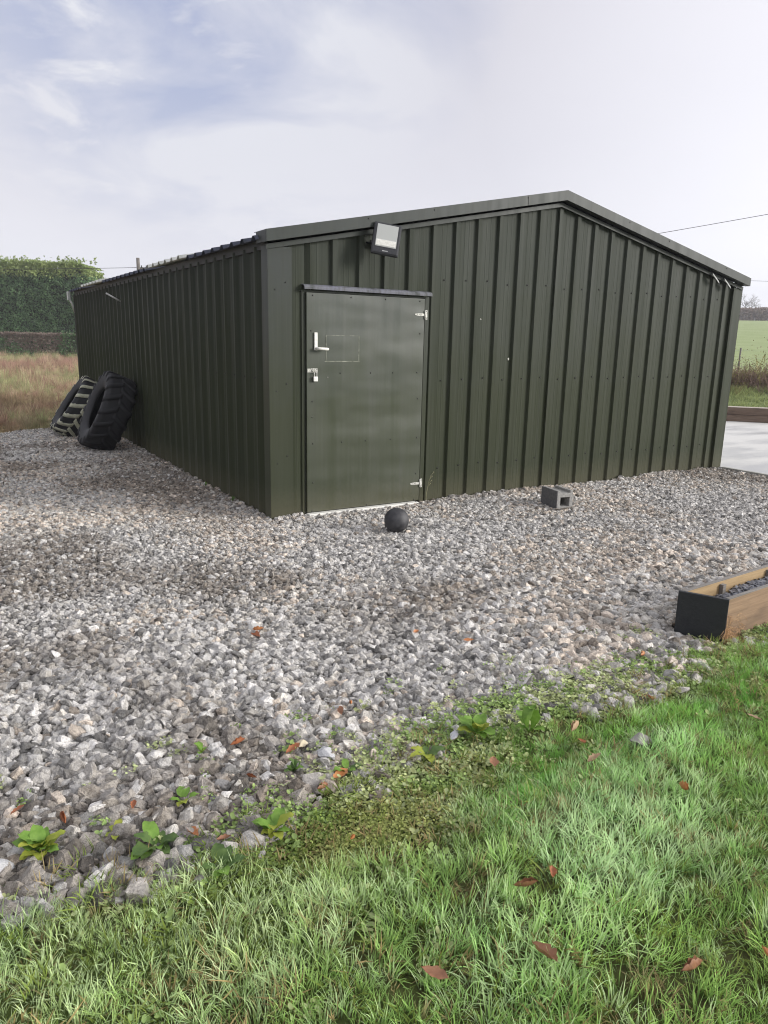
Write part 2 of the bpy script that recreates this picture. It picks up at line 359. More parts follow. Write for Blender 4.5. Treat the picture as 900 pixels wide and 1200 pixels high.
# ------------------------------------------------------------------ instancing of uncountable stuff
def source(me): return bpy.data.objects.new('source_'+me.name, me)      # never linked into the scene
def scatter(name, P, rot, scl, idx, colr, sources, label, cat=None):
    P = np.asarray(P, np.float32); n = len(P)
    me = npmesh(name, P, np.zeros((0, 3), int), attrs={'rot': ('FLOAT_VECTOR', 'POINT', rot), 'scl': ('FLOAT_VECTOR', 'POINT', scl),
                'idx': ('INT', 'POINT', idx), 'col': ('FLOAT_COLOR', 'POINT', np.concatenate([colr, np.ones((n, 1))], 1))})
    o = link(name, me); g = bpy.data.node_groups.new(name, 'GeometryNodeTree')
    g.interface.new_socket('Geometry', in_out='INPUT', socket_type='NodeSocketGeometry'); g.interface.new_socket('Geometry', in_out='OUTPUT', socket_type='NodeSocketGeometry')
    gi = N(g, 'NodeGroupInput'); go = N(g, 'NodeGroupOutput'); j = N(g, 'GeometryNodeJoinGeometry')
    for s in sources[::-1]:
        oi = N(g, 'GeometryNodeObjectInfo'); oi.inputs['Object'].default_value = s; oi.inputs['As Instance'].default_value = True
        g.links.new(oi.outputs['Geometry'], j.inputs[0])
    def NA(nm, dt):
        a = N(g, 'GeometryNodeInputNamedAttribute', data_type=dt); a.inputs['Name'].default_value = nm; return a.outputs[0]
    er = N(g, 'FunctionNodeEulerToRotation'); g.links.new(NA('rot', 'FLOAT_VECTOR'), er.inputs[0])
    ip = N(g, 'GeometryNodeInstanceOnPoints'); ip.inputs['Pick Instance'].default_value = True
    g.links.new(gi.outputs[0], ip.inputs['Points']); g.links.new(j.outputs[0], ip.inputs['Instance'])
    g.links.new(NA('idx', 'INT'), ip.inputs['Instance Index']); g.links.new(er.outputs[0], ip.inputs['Rotation']); g.links.new(NA('scl', 'FLOAT_VECTOR'), ip.inputs['Scale'])
    g.links.new(ip.outputs[0], go.inputs[0])
    md = o.modifiers.new('scatter', 'NODES'); md.node_group = g
    return tag(o, label, cat, kind='stuff')
def in_view(x, y, m=1.0):
    u, v = axes(x, y); return (u > .6) & (np.abs(v) < (u+m)*.545+m*.4)

# crushed stone shapes: bevelled convex hulls of a few random points
def stone_mesh(k, sub=3, mtl=STONE, flat=1.0):
    r = np.random.default_rng(100+k); npt = int(r.integers(9, 15)); i = np.arange(npt)+.5; ph = np.arccos(1-2*i/npt); th = pi*(1+5**.5)*i
    D = np.stack([np.cos(th)*np.sin(ph), np.sin(th)*np.sin(ph), np.cos(ph)], -1)+r.normal(0, .24, (npt, 3)); D /= np.linalg.norm(D, axis=1)[:, None]
    D *= r.uniform(.82, 1.12, (npt, 1))*np.array([1.08, r.uniform(.72, 1.0), r.uniform(.55, .85)*flat])*.5
    bm = bmesh.new()
    for p in D: bm.verts.new(p)
    bmesh.ops.convex_hull(bm, input=bm.verts[:]); bmesh.ops.delete(bm, geom=[v for v in bm.verts if not v.link_faces], context='VERTS')
    bmesh.ops.dissolve_limit(bm, angle_limit=RAD(14), verts=bm.verts[:], edges=bm.edges[:])
    bmesh.ops.bevel(bm, geom=bm.edges[:]+bm.verts[:], offset=.028, segments=1, affect='EDGES', profile=.5, clamp_overlap=True)
    if sub > 2:
        bmesh.ops.triangulate(bm, faces=bm.faces[:]); bmesh.ops.subdivide_edges(bm, edges=[e for e in bm.edges if e.calc_length() > .2], cuts=1, use_grid_fill=True)
        for v in bm.verts: v.co *= 1+.035*float(r.normal())
    me = bpy.data.meshes.new(f'stone{k}'); bm.to_mesh(me); bm.free(); me.materials.append(mtl); return me
stones = [source(stone_mesh(k)) for k in range(14)]
def jgrid(x0, x1, y0, y1, c):
    X, Y = np.meshgrid(np.arange(x0, x1, c), np.arange(y0, y1, c)); X = X+rng.uniform(-.5, .5, X.shape)*c; Y = Y+rng.uniform(-.5, .5, Y.shape)*c
    return X.ravel(), Y.ravel()
def stone_size(x, y): 
    near = 1-sstep(-3.3, -1.2, y); return .0245+.0105*near
Ps = []; Ss = []
for lay in range(3):
    for (x0, x1, y0, y1, c) in ((-3.2, 3.2, -4.0, -2.6, .0255), (-3.6, 6.05, -2.6, -1.2, .0225), (-6.5, 6.05, -1.2, 1.5, .0215), (-6.5, .3, 1.5, 9.6, .026)):
        if lay == 2: continue
        x, y = jgrid(x0, x1, y0, y1, c)
        k = in_view(x, y, .9) & (y < field_y(x)+.25*(vn(x, y, .3, 1)-.5)) & (x < 6.04)
        k &= ~((x > -.015) & (y > .0-.02))
        de = y-edge_y(x); k &= rng.random(len(x)) < sstep(-.16, .05, de+.16*(fbm(x, y, .35, 2)-.5)*2)
        k &= ~((x > .94) & (x < 2.3) & (y > -3.58) & (y < -3.22))
        x, y = x[k], y[k]; s = stone_size(x, y)*np.clip(rng.lognormal(-.05, .36, len(x)), .4, 1.9)*(.78+.44*fbm(x, y, 1.0, 91))*(1.0 if lay < 2 else .8)
        Ps.append(np.stack([x, y, gz(x, y)+s*.16+(.010 if lay == 1 else 0)*rng.random(len(x))], -1)); Ss.append(s)
P = np.concatenate(Ps); s = np.concatenate(Ss); n = len(P)
# heap a little against the wall foot
P[:, 2] += .022*np.exp(-np.abs(P[:, 1]+.03)/.09)*(P[:, 0] > 0)*(P[:, 0] < 6)*((P[:, 0] < .25)+(P[:, 0] > 1.5))*vn(P[:, 0], P[:, 1], .2, 4)*1.6
rot = np.stack([rng.normal(0, .5, n), rng.normal(0, .5, n), rng.uniform(0, 6.28, n)], -1)
scl = s[:, None]*rng.uniform(.8, 1.2, (n, 3))*1.36
g = np.clip(rng.normal(.68, .15, n), .24, .92)
warm = fbm(P[:, 0], P[:, 1], .9, 12)+rng.normal(0, .18, n)
tint = np.where(warm[:, None] > .66, [1.13, .98, .83], np.where(warm[:, None] > .5, [1.06, 1.0, .91], [1.03, .995, .95]))
cg = g[:, None]*tint
dirt = sstep(.48, .68, fbm(P[:, 0], P[:, 1], 1.1, 21))*.7+np.exp(-((P[:, 0]+.25)**2/.25+(P[:, 1]+2.35)**2/.10))*.55+np.exp(-((P[:, 0]+.5)/.45)**2)*(P[:, 1] > -.3)*.5*vn(P[:, 0], P[:, 1], .5, 3)
dirt += .6*np.exp(-((P[:, 0]-2.1)/.6)**2)*np.exp(-((P[:, 1]+.08)/.1)**2)
dirt += (1-sstep(.0, .45, P[:, 1]-edge_y(P[:, 0])))*.08
dirt *= (rng.random(n) < .75); dirt = np.clip(dirt, 0, .7)
cg = cg*(1-dirt[:, None])+np.array([.25, .205, .16])*dirt[:, None]*(.7+.6*rng.random((n, 1)))
dk = rng.random(n) < .17; cg[dk] *= .45
scatter('gravel', P, rot, scl, rng.integers(0, 14, n), cg, stones, 'grey limestone gravel covering the yard around the green shed', 'gravel')
print('stones', n)

# ------------------------------------------------------------------ grass
def tuft_mesh(k, nb=36, rad=.045, lmin=.05, lmax=.11, w=.0022, bend=1.0, mtl=BLADE, seg=4):
    r = np.random.default_rng(200+k); V = []; Fa = []; T = []; B = []
    for i in range(nb):
        a = r.uniform(0, 2*pi); q = rad*math.sqrt(r.random()); bx, by = q*cos(a), q*sin(a)
        L = r.uniform(lmin, lmax); lean = r.uniform(.1, .75)*bend; az = a+r.normal(0, .9); ww = w*r.uniform(.7, 1.4); cv = r.uniform(.3, 1.5)*bend; b = r.random()
        px, py, pz = bx, by, -.004; base = len(V); tw = az+pi/2+r.normal(0, .4)
        for j in range(seg+1):
            t = j/seg; hw = ww*(1-t**1.7)*(.65+.7*min(t*3, 1))*.5+.00015
            V += [(px+cos(tw)*hw, py+sin(tw)*hw, pz), (px-cos(tw)*hw, py-sin(tw)*hw, pz)]; T += [t, t]; B += [b, b]
            an = lean+cv*t*t; px += sin(an)*cos(az)*L/seg; py += sin(an)*sin(az)*L/seg; pz += cos(an)*L/seg
        for j in range(seg): o = base+2*j; Fa.append((o, o+1, o+3, o+2))
    return npmesh(f'tuft{k}', V, np.array(Fa), [mtl], smooth=True, attrs={'t': ('FLOAT', 'POINT', T), 'b': ('FLOAT', 'POINT', B)})
LONG = [source(tuft_mesh(k, 34, .04,   .06, .125, .0035)) for k in range(8)]
SHORT = [source(tuft_mesh(20+k, 40, .035, .02, .055, .0018, 1.4)) for k in range(6)]
FINE = [source(tuft_mesh(30+k, 60, .04, .05, .095, .0013, .8)) for k in range(6)]
def gs(x, y, cx, cy, sx, sy): return np.exp(-((x-cx)/sx)**2-((y-cy)/sy)**2)
x, y = jgrid(-3.6, 3.4, -6.4, -3.3, .040)
de = edge_y(x)-y
k = in_view(x, y, .8) & (de > -.12); x, y, de = x[k], y[k], de[k]
bare = np.clip(gs(x, y, -1.38, -3.88, .33, .15)*.85+gs(x, y, -1.0, -3.75, .25, .12)*.9+gs(x, y, .15, -3.72, .42, .10)*1.1+gs(x, y, -1.25, -4.05, .14, .12)*.7, 0, 1.1)
fine = np.clip(gs(x, y, -.47, -3.93, .20, .13)*1.2+gs(x, y, .55, -4.0, .55, .16)+gs(x, y, -.75, -4.05, .22, .14)*.8, 0, 1)
pale = np.clip(gs(x, y, -2.0, -4.05, .55, .33)*1.2+gs(x, y, -1.03, -3.93, .09, .07)*1.3, 0, 1)
blue = np.clip(gs(x, y, -.65, -4.35, .35, .25)*1.2+gs(x, y, -.15, -4.1, .3, .10)*.9+gs(x, y, -1.15, -4.5, .3, .2)*.8, 0, 1)
keep = rng.random(len(x)) < np.clip(sstep(-.12, .20, de+.42*(.5*fbm(x, y, .16, 6)+.5*fbm(x, y, .5, 7)-.5))*1.08-bare*.9-.75*sstep(.66, .78, fbm(x, y, .17, 19)), 0.0, 1)
x, y, de, bare, fine, pale, blue = [q[keep] for q in (x, y, de, bare, fine, pale, blue)]; n = len(x)
r_ = rng.random(n); typ = np.where(r_ < fine, 2, np.where(r_ < bare*1.3+.28*(fbm(x, y, .4, 9) > .56)+.15*(de < .08), 1, 0))
idx = np.where(typ == 0, rng.integers(0, 8, n), np.where(typ == 1, 8+rng.integers(0, 6, n), 14+rng.integers(0, 6, n)))
base = np.array([.24, .40, .10]); cg = np.tile(base, (n, 1))
def blend(c, w): 
    global cg
    w = np.clip(w, 0, 1)[:, None]; cg = cg*(1-w)+np.array(c)*w
blend((.52, .66, .29), pale*.95); blend((.38, .58, .27), blue*.85); blend((.19, .48, .08), fine*.85); blend((.28, .35, .10), bare*.6)
blend((.36, .54, .16), sstep(.55, .72, fbm(x, y, .35, 31))*.65); blend((.15, .27, .07), sstep(.58, .75, fbm(x, y, .28, 41))*.5)
cg *= (rng.uniform(.75, 1.2, (n, 1))*(.72+.56*fbm(x, y, .13, 88))[:, None]); dew = rng.random(n) < .16+.60*np.maximum(pale, blue); cg[dew] = cg[dew]*.5+np.array([.64, .76, .48])*.5
cg *= np.array([1.20, 1.21, 1.25]); cg = np.minimum(cg, .85)
strw = rng.random(n) < .025; cg[strw] = (.36, .33, .16)
gl = fbm(x, y, .5, 51)*6.28*2; amp = .22+.40*blue
rot = np.stack([amp*np.sin(gl)+rng.normal(0, .2, n), -amp*np.cos(gl)*.6-.25*blue+rng.normal(0, .13, n), rng.uniform(0, 6.28, n)], -1)
hs = .76*(.38+.80*fbm(x, y, .30, 61)+.25*blue)*(1-.45*bare)*(1-.3*(de < .05)); scl = hs[:, None]*rng.uniform(.85, 1.2, (n, 3))
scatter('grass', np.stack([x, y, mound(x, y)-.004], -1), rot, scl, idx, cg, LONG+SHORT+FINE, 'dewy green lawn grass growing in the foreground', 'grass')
print('tufts', n)
x, y = jgrid(-3.4, 3.0, -6.2, -3.5, .07); k = in_view(x, y, .6) & (y < edge_y(x)); x, y = x[k], y[k]; n = len(x)
cg = np.where(rng.random((n, 1)) < .4, [.34, .27, .13], [.20, .27, .06])*rng.uniform(.7, 1.2, (n, 1))
scatter('thatch', np.stack([x, y, mound(x, y)], -1), np.stack([rng.normal(0, .5, n), rng.normal(0, .5, n), rng.uniform(0, 6.28, n)], -1), np.array([1.5, 1.5, .7])*rng.uniform(.7, 1.2, (n, 1)), rng.integers(0, 6, n), cg, SHORT, 'dry thatch and moss low between the lawn grass', 'thatch')

# little-leaved creeping weed cover between stones and lawn
def cover_mesh(k, nl=22, rad=.035, ls=(.003, .007)):
    r = np.random.default_rng(300+k); V = []; Fa = []; T = []; B = []
    for i in range(nl):
        a = r.uniform(0, 2*pi); q = rad*math.sqrt(r.random()); c = Vector((q*cos(a), q*sin(a), r.uniform(.003, .022))); L = r.uniform(*ls)
        d = Matrix.Rotation(r.uniform(0, 6.28), 3, 'Z') @ Matrix.Rotation(r.normal(0, .45), 3, 'X') @ Matrix.Rotation(r.normal(0, .45), 3, 'Y'); o = len(V); b = r.random()
        V.append(tuple(c)); T.append(.8); B.append(b)
        for j in range(7):
            an = 2*pi*j/7; V.append(tuple(c+d @ Vector((cos(an)*L*1.25, sin(an)*L*.85, .0015)))); T.append(1.); B.append(b)
        for j in range(7): Fa.append((o, o+1+j, o+1+(j+1) % 7))
    return npmesh(f'cover{k}', V, np.array(Fa), [LEAFM], attrs={'t': ('FLOAT', 'POINT', T), 'b': ('FLOAT', 'POINT', B)})
COV = [source(cover_mesh(k)) for k in range(8)]+[source(cover_mesh(50+k, 40, .04, (.002, .0045))) for k in range(5)]
x, y = jgrid(-3.0, 2.6, -4.5, -3.1, .024); de = y-edge_y(x)
dens = gs(x, y, -1.2, -3.72, .40, .09)*.8+gs(x, y, -.55, -3.58, .55, .09)*.95+gs(x, y, .2, -3.64, .60, .12)*1.2+gs(x, y, -.35, -3.50, .5, .07)*.5+gs(x, y, .95, -3.60, .5, .07)+gs(x, y, -1.5, -3.95, .35, .17)*1.0+gs(x, y, -1.75, -3.78, .25, .06)*.7+.03
dens += .25*sstep(.12, 0, np.abs(de))*fbm(x, y, .2, 15)
mossy = gs(x, y, -1.40, -3.90, .42, .17)+gs(x, y, -1.0, -3.76, .25, .1)+gs(x, y, .25, -3.68, .55, .09)+gs(x, y, .9, -3.62, .3, .06)
k = in_view(x, y, .8) & (rng.random(len(x)) < np.maximum(dens*sstep(.42, .56, .5*fbm(x, y, .16, 14)+.5*fbm(x, y, .45, 16)+.05), 1.3*mossy*(y < edge_y(x)+.12))); x, y = x[k], y[k]; n = len(x)
tiny = gs(x, y, -1.4, -3.95, .45, .17) > rng.random(n)*.9
cg = np.where((fbm(x, y, .25, 77) > .5)[:, None], [.44, .50, .26], [.28, .39, .14])*rng.uniform(.7, 1.25, (n, 1)); cg[tiny] *= [.75, .75, .5]
scatter('ground_cover', np.stack([x, y, np.where(y > edge_y(x), gz(x, y)+.016, mound(x, y))+.0*x], -1), np.stack([rng.normal(0, .15, n), rng.normal(0, .15, n), rng.uniform(0, 6.28, n)], -1),
        np.ones((n, 3))*rng.uniform(.7, 1.35, (n, 1)), np.where(tiny, 8+rng.integers(0, 5, n), rng.integers(0, 8, n)), cg, COV, 'creeping small leaved weeds and moss along the gravel edge', 'ground cover')

# ------------------------------------------------------------------ rough dry field on the left
DRY = [source(tuft_mesh(60+k, 26, .10, .25, .62, .006, .7, STRAW, 3)) for k in range(6)]
LOWG = [source(tuft_mesh(70+k, 30, .09, .08, .2, .006, 1.1, STRAW, 3)) for k in range(4)]
pts = []
for (d0, d1, c) in ((6, 13, .10), (13, 24, .19), (24, 52, .36)):
    x, y = jgrid(-40, 12, 6, 56, c); u, v = axes(x, y); k = (u > d0) & (u <= d1) & (y > field_y(x)-.05) & (np.abs(v/u) < .66) & (v/u < -.30) & ((y > 9.4) | (x < -.1)); pts.append((x[k], y[k], np.full(k.sum(), d0)))
x = np.concatenate([q[0] for q in pts]); y = np.concatenate([q[1] for q in pts]); d0 = np.concatenate([q[2] for q in pts]); n = len(x)
u, v = axes(x, y); m1 = .55*fbm(x, y*.6, 3.2, 33)+.45*fbm(x, y, .9, 35); edge = sstep(1.2, .0, y-field_y(x))
low = (rng.random(n) < .35+.5*edge+.4*(m1 < .42)) | (u < 11.6)*(rng.random(n) < .5)
cg = np.where((m1 > .52)[:, None], [.35, .225, .185], np.where((m1 > .47)[:, None], [.46, .38, .27], [.31, .34, .18])).astype(float)
rd = sstep(13.5, 15, u)*sstep(18.5, 17, u); cg = cg*(1-.6*rd[:, None])+np.array([.30, .17, .14])*.6*rd[:, None]
cg = cg*(1-.5*edge[:, None])+np.array([.36, .34, .19])*.5*edge[:, None]; cg *= rng.uniform(.6, 1.3, (n, 1))*(.7+.6*fbm(x, y, .6, 37))[:, None]
sc_ = (np.where(d0 == 6, .5, np.where(d0 == 13, .6, .85))*rng.uniform(.4, 1.25, n))*(.6+.8*fbm(x, y, 1.2, 38))
scatter('dry_grass', np.stack([x, y, terr(x, y)-.03], -1), np.stack([rng.normal(0, .15, n), rng.normal(0, .15, n), rng.uniform(0, 6.28, n)], -1), sc_[:, None]*np.ones((n, 3)),
        np.where(low, 6+rng.integers(0, 4, n), rng.integers(0, 6, n)), cg, DRY+LOWG, 'rough field of dry reddish and straw grass behind the tyres', 'dry grass')

# ------------------------------------------------------------------ shed
Wd, Ln, H, RH = 6.09, 9.10, 2.199, 2.818; XR = Wd/2
def roofline(x): return H+(RH-H)*(1-abs(x-XR)/XR)
shed = tag(empty('metal_shed', (0, 0, 0)), 'dark green corrugated metal shed with a low pitched roof and a single door', 'shed')
def profile(t0, t1, first, pitch, h=.026, wl=.014, wt=.045, wr=.018):
    """list of (t, offset outward) along the wall; rib starts at first+k*pitch"""
    pts = [(t0, 0.0)]; k = math.floor((t0-first)/pitch)
    while first+k*pitch < t1:
        a = first+k*pitch-wl/2
        seq = [(a, 0), (a+wl, h), (a+wl+wt, h), (a+wl+wt+wr, 0)]
        for m_ in (.055, .105): seq += [(a+wl+wt+wr+m_-.006, 0), (a+wl+wt+wr+m_, .0012), (a+wl+wt+wr+m_+.006, 0)]
        for t, o in seq:
            if t0 < t < t1: pts.append((t, o))
        k += 1
    pts.append((t1, 0.0)); return pts
def sheet(name, prof, P3, zlo, zhi, m, parent=shed, th=.0012):
    """P3(t, off) -> (x, y); zlo/zhi functions of t"""
    V = []; Fa = []
    for t, o in prof:
        X, Y = P3(t, o); V += [(X, Y, zlo(t)), (X, Y, (zlo(t)+zhi(t))/2), (X, Y, zhi(t))]
    for i in range(len(prof)-1): Fa += [(3*i, 3*i+3, 3*i+4, 3*i+1), (3*i+1, 3*i+4, 3*i+5, 3*i+2)]
    return link(name, npmesh(name, V, np.array(Fa), [m]), parent)
A0 = 1.54
fr = lambda t, o: (t, -o)
# gable wall: one mesh, cut round the doorway
bmw = bmesh.new()
def add_sheet(bm, prof, P3, zlo, zhi):
    prev = None
    for t, o in prof:
        X, Y = P3(t, o); a = bm.verts.new((X, Y, zlo(t))); b = bm.verts.new((X, Y, zhi(t)))
        if prev: bm.faces.new((prev[0], a, b, prev[1]))
        prev = (a, b)
top = lambda t: roofline(t)+.02
bot = lambda t: -.04
add_sheet(bmw, [(.16, 0), (.22, 0), (.225, .0015), (.23, 0), (.30, 0)], fr, bot, top)
add_sheet(bmw, profile(.30, 1.50, A0, .25), fr, lambda t: 1.90, top)
add_sheet(bmw, profile(1.50, XR, A0, .25)[:-1]+[(XR, 0)], fr, bot, top)
add_sheet(bmw, profile(XR, Wd-.05, A0, .25), fr, bot, top)
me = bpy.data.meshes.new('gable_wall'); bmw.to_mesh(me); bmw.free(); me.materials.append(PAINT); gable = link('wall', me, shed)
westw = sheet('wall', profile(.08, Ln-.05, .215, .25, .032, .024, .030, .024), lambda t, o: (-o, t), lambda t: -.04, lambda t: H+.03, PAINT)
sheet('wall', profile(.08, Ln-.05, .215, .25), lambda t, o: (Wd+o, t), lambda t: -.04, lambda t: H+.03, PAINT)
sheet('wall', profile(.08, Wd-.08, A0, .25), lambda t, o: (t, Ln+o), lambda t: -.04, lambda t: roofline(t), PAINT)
def Lflash(x, y, sx, sy, wx, wy, z1, off=.034):
    m = MB(); m.b2(x-(.0 if sx > 0 else wx), x+(wx if sx > 0 else 0), y-sy*off, y-sy*(off-.003), -.04, z1)
    m.b2(x-sx*off, x-sx*(off-.003), y if sy > 0 else y-wy, y+(wy if sy > 0 else 0), -.04, z1)
    m.b2(min(x-sx*off, x), max(x-sx*off, x), y-sy*off, y-sy*(off-.003), -.04, z1)
    m.b2(x-sx*off, x-sx*(off-.003), min(y, y-sy*off), max(y, y-sy*off), -.04, z1)
    return m
c1 = Lflash(0, 0, 1, 1, .175, .09, H+.02)
for z in (.55, 1.15, 1.95):
    c1.ball((.12, -.036, z), .006, 1); c1.ball((.03, -.036, z-.06), .005, 1)
c1.b2(.173, .176, -.034, 0, -.04, H)
c1.build('corner_flashing', [FLASH, SCREW], shed)
Lflash(Wd, 0, -1, 1, .14, .09, H+.02).b2(Wd-.14, Wd-.137, -.0335, .002, -.04, H+.02).build('corner_flashing', PAINT, shed)
Lflash(0, Ln, 1, -1, .1, .05, H+.02).build('corner_flashing', PAINT, shed)
Lflash(Wd, Ln, -1, -1, .1, .05, H+.02).build('corner_flashing', PAINT, shed)
# screw heads are part of the wall sheets
def add_screws(o, spots):
    bm = bmesh.new(); bm.from_mesh(o.data); k0 = len(bm.faces)
    for c in spots: bmesh.ops.create_icosphere(bm, subdivisions=1, radius=.0085, matrix=Matrix.Translation(c))
    bm.faces.ensure_lookup_table()
    for f in bm.faces[k0:]: f.material_index = 1
    bm.to_mesh(o.data); bm.free(); o.data.materials.append(SCREW)
add_screws(gable, [(A0+.25*k+.16, -.002, zz+.01*(k % 3)) for k in range(0, 18) for zz in (.33, 1.16, 2.06) if k < 17 or zz < 2])
add_screws(westw, [(-.002, .355+.25*k, 1.18) for k in range(0, 35)])
MB().ball((2.51, -.004, 1.36), .014, 0, 8, 5, (.8, .3, 1)).build('paint_chip', HPALE, shed)
MB().ball((2.14, -.003, 1.73), .007, 0, 8, 5, (1.3, .3, .8)).build('paint_chip', HPALE, shed)
# purlin / top angle under the verge, both slopes, as the light strip
def along(x0, x1, zoff0, zoff1, y0, y1, mb, mi=0):
    pts = [(x0, roofline(x0)+zoff0), (x1, roofline(x1)+zoff0), (x1, roofline(x1)+zoff1), (x0, roofline(x0)+zoff1)]
    mb.prism(pts, y0, y1, 'y', mi)
def roof_z(x): return H+(RH-H)*(1-abs(x-XR)/XR)   # also beyond the eaves
vs = MB()
for a, b in ((-.045, XR), (XR, Wd+.02)): along(a, b, .0, .036, -.047, -.040, vs); along(a, b, .033, .036, -.040, .02, vs)
vs.build('verge_strip', FLASH, shed)
bf = [(-.07, XR), (XR, Wd+.05)]
for a, b in bf:
    f = MB(); pts = [(a, roof_z(a)+.052), (b, roof_z(b)+.052), (b, roof_z(b)+.142), (a, roof_z(a)+.142)]
    f.prism(pts, -.115, -.112, 'y'); f.prism([(a, roof_z(a)+.139), (b, roof_z(b)+.139), (b, roof_z(b)+.142), (a, roof_z(a)+.142)], -.112, .14, 'y')
    f.prism([(a, roof_z(a)+.052), (b, roof_z(b)+.052), (b, roof_z(b)+.055), (a, roof_z(a)+.055)], -.112, -.05, 'y')
    e = a if a < 0 else b-.003
    f.prism([(e, roof_z(e)+.055), (e+.003, roof_z(e)+.055), (e+.003, roof_z(e)+.139), (e, roof_z(e)+.139)], -.112, .10, 'y')
    for q in ((a+b)/2, a+.9, b-.5): f.ball((q, -.116, roof_z(q)+.12), .006, 1, 6, 4)
    if a < 0: f.b2(2.55, 2.556, -.118, -.115, roof_z(2.55)+.055, roof_z(2.55)+.141, 1)
    f.build('barge_flashing', [FLASH, SCREW], shed)
# roof sheets: profile runs along y, drapes down each slope
def roof_sheet(y0, y1, side, m, name, lift=0.0, over=.10):
    prof = profile(y0, y1, .05, .25, .034, .03, .04, .03); V = []; Fa = []
    xe = -over if side < 0 else Wd+over*.5
    for t, o in prof:
        for xx in (xe, XR): V.append((xx, t, roof_z(xx)+.082+o+lift))
        for xx in (xe, XR): V.append((xx, t, roof_z(xx)+.0805+o+lift))
    for i in range(len(prof)-1):
        q = 4*i; Fa += [(q, q+4, q+5, q+1), (q+2, q+3, q+7, q+6), (q, q+2, q+6, q+4)]
    return link(name, npmesh(name, V, np.array(Fa), [m]), shed)
roof_sheet(.02, 2.0, -1, ROOFM, 'roof'); roof_sheet(3.45, 6.15, -1, ROOFM, 'roof'); roof_sheet(7.7, Ln+.12, -1, ROOFM, 'roof'); roof_sheet(.02, Ln+.12, 1, ROOFM, 'roof')
roof_sheet(1.96, 3.5, -1, GRP, 'roof_light', .02, .12); roof_sheet(6.1, 7.75, -1, GRP, 'roof_light', .02, .15)
MB().prism([(XR-.16, RH+.092), (XR, RH+.128), (XR+.16, RH+.092), (XR+.16, RH+.097), (XR, RH+.133), (XR-.16, RH+.097)], .1, Ln+.1, 'y').build('ridge_cap', FLASH, shed)
for xx in (-.02, Wd): MB().b2(xx, xx+.02, .05, Ln-.02, H+.0, H+.075).build('eave_closure', DARKG, shed)
# loose bits at the eaves
br = MB(); br.tube([(-.0, 5.40, 1.98), (-.16, 5.50, 2.08)], .011, 8); br.ball((-.16, 5.50, 2.08), .014); br.build('wall_bracket', GALV, shed)
be = MB(); be.b2(-.13, -.08, Ln+.02, Ln+.1, 2.12, 2.27, 0, .004); be.tube([(-.10, Ln+.05, 2.14), (-.06, Ln+.05, 2.06), (-.02, Ln+.05, 1.9)], .016, 8); be.build('eave_bracket', GALV, shed)
for (x0, z0, dx) in ((5.52, 2.335, .0), (5.75, 2.29, .0)):
    MB().box((x0, -.075, z0-.035), (.16, .006, .040), 0, Matrix.Rotation(RAD(34), 3, 'Y') @ Matrix.Rotation(RAD(-35), 3, 'X'), .002).build('bent_metal_tab', GALV, shed)

# door with hardware
fm = MB(); fm.b2(.270, .296, -.026, -.016, -.04, 1.90); fm.b2(1.482, 1.525, -.040, -.004, -.04, 1.90); fm.b2(.262, 1.525, -.034, -.004, 1.889, 1.903)
fm.build('door_frame', FLASH, shed, (0, .014, 0))
gp = MB(); gp.b2(.297, 1.481, -.004, .03, -.04, 1.889); gp.build('door_reveal', DARKG, shed)
dr = MB(); dr.b2(.304, 1.474, -.046, -.008, .040, 1.884, 0, .004)
for z, xs in ((1.862, (.36, .72, 1.06, 1.42)), (1.235, (.62, .92, 1.15, 1.41)), (.64, (.36, .64, .88, 1.14, 1.43)), (1.0, (.355, 1.425)), (.30, (.36, 1.43)), (.05, (.35, .9, 1.42)), (1.58, (.345, 1.43)), (.87, (.352,))):
    for X in xs: dr.ball((X, -.0465, z), .0062, 1, 6, 4)
dr.ball((.50, -.0465, 1.20), .004, 2, 6, 4)
door = dr.build('door', [DOORP, SCREW, HPALE], shed, (0, .014, 0))
th = MB(); th.b2(.30, 1.44, -.085, -.02, -.02, .034, 0, .004); th.build('threshold', WHITEP, shed)
cn = MB(); cn.prism([(-.0, 1.950), (-.030, 1.946), (-.052, 1.936), (-.060, 1.922), (-.060, 1.908), (-.056, 1.908), (-.055, 1.918), (-.048, 1.930), (-.028, 1.939), (0, 1.943)], .275, 1.535, 'x')
cn.build('door_canopy', CANOPY, shed)
h = MB(); h.box((.385, -.054, 1.495), (.030, .012, .145), 0, None, .005); h.tube([(.387, -.056, 1.438), (.387, -.088, 1.438), (.398, -.096, 1.438), (.475, -.096, 1.434)], .0115, 10); h.ball((.475, -.096, 1.434), .0115)
h.build('handle', WHITEP, door)
cp = MB(); cp.b2(.486, .796, -.0475, -.046, 1.336, 1.546); 
for q in ((.480, .486, 1.34, 1.546), (.796, .803, 1.335, 1.55), (.470, .81, 1.329, 1.336), (.486, .796, 1.546, 1.549)): cp.b2(q[0], q[1], -.0485, -.046, q[2], q[3], 1)
cp.build('cover_plate', [DOORP, SEAL], door)
hs_ = MB()
hs_.box((.372, -.049, 1.257), (.060, .005, .034), 0, None, .001); hs_.box((.322, -.051, 1.257), (.030, .010, .030), 0, None, .001)
hs_.tube([(.345, -.052, 1.257), (.358, -.060, 1.257)], .008, 8); hs_.tube([(.372, -.05, 1.265), (.372, -.070, 1.262), (.372, -.070, 1.246), (.372, -.05, 1.244)], .004, 6)
for q in (.352, .395): hs_.ball((q, -.052, 1.268), .004, 1, 6, 4); hs_.ball((q, -.052, 1.247), .004, 1, 6, 4)
hs_.build('hasp', [HPALE, SCREW], door)
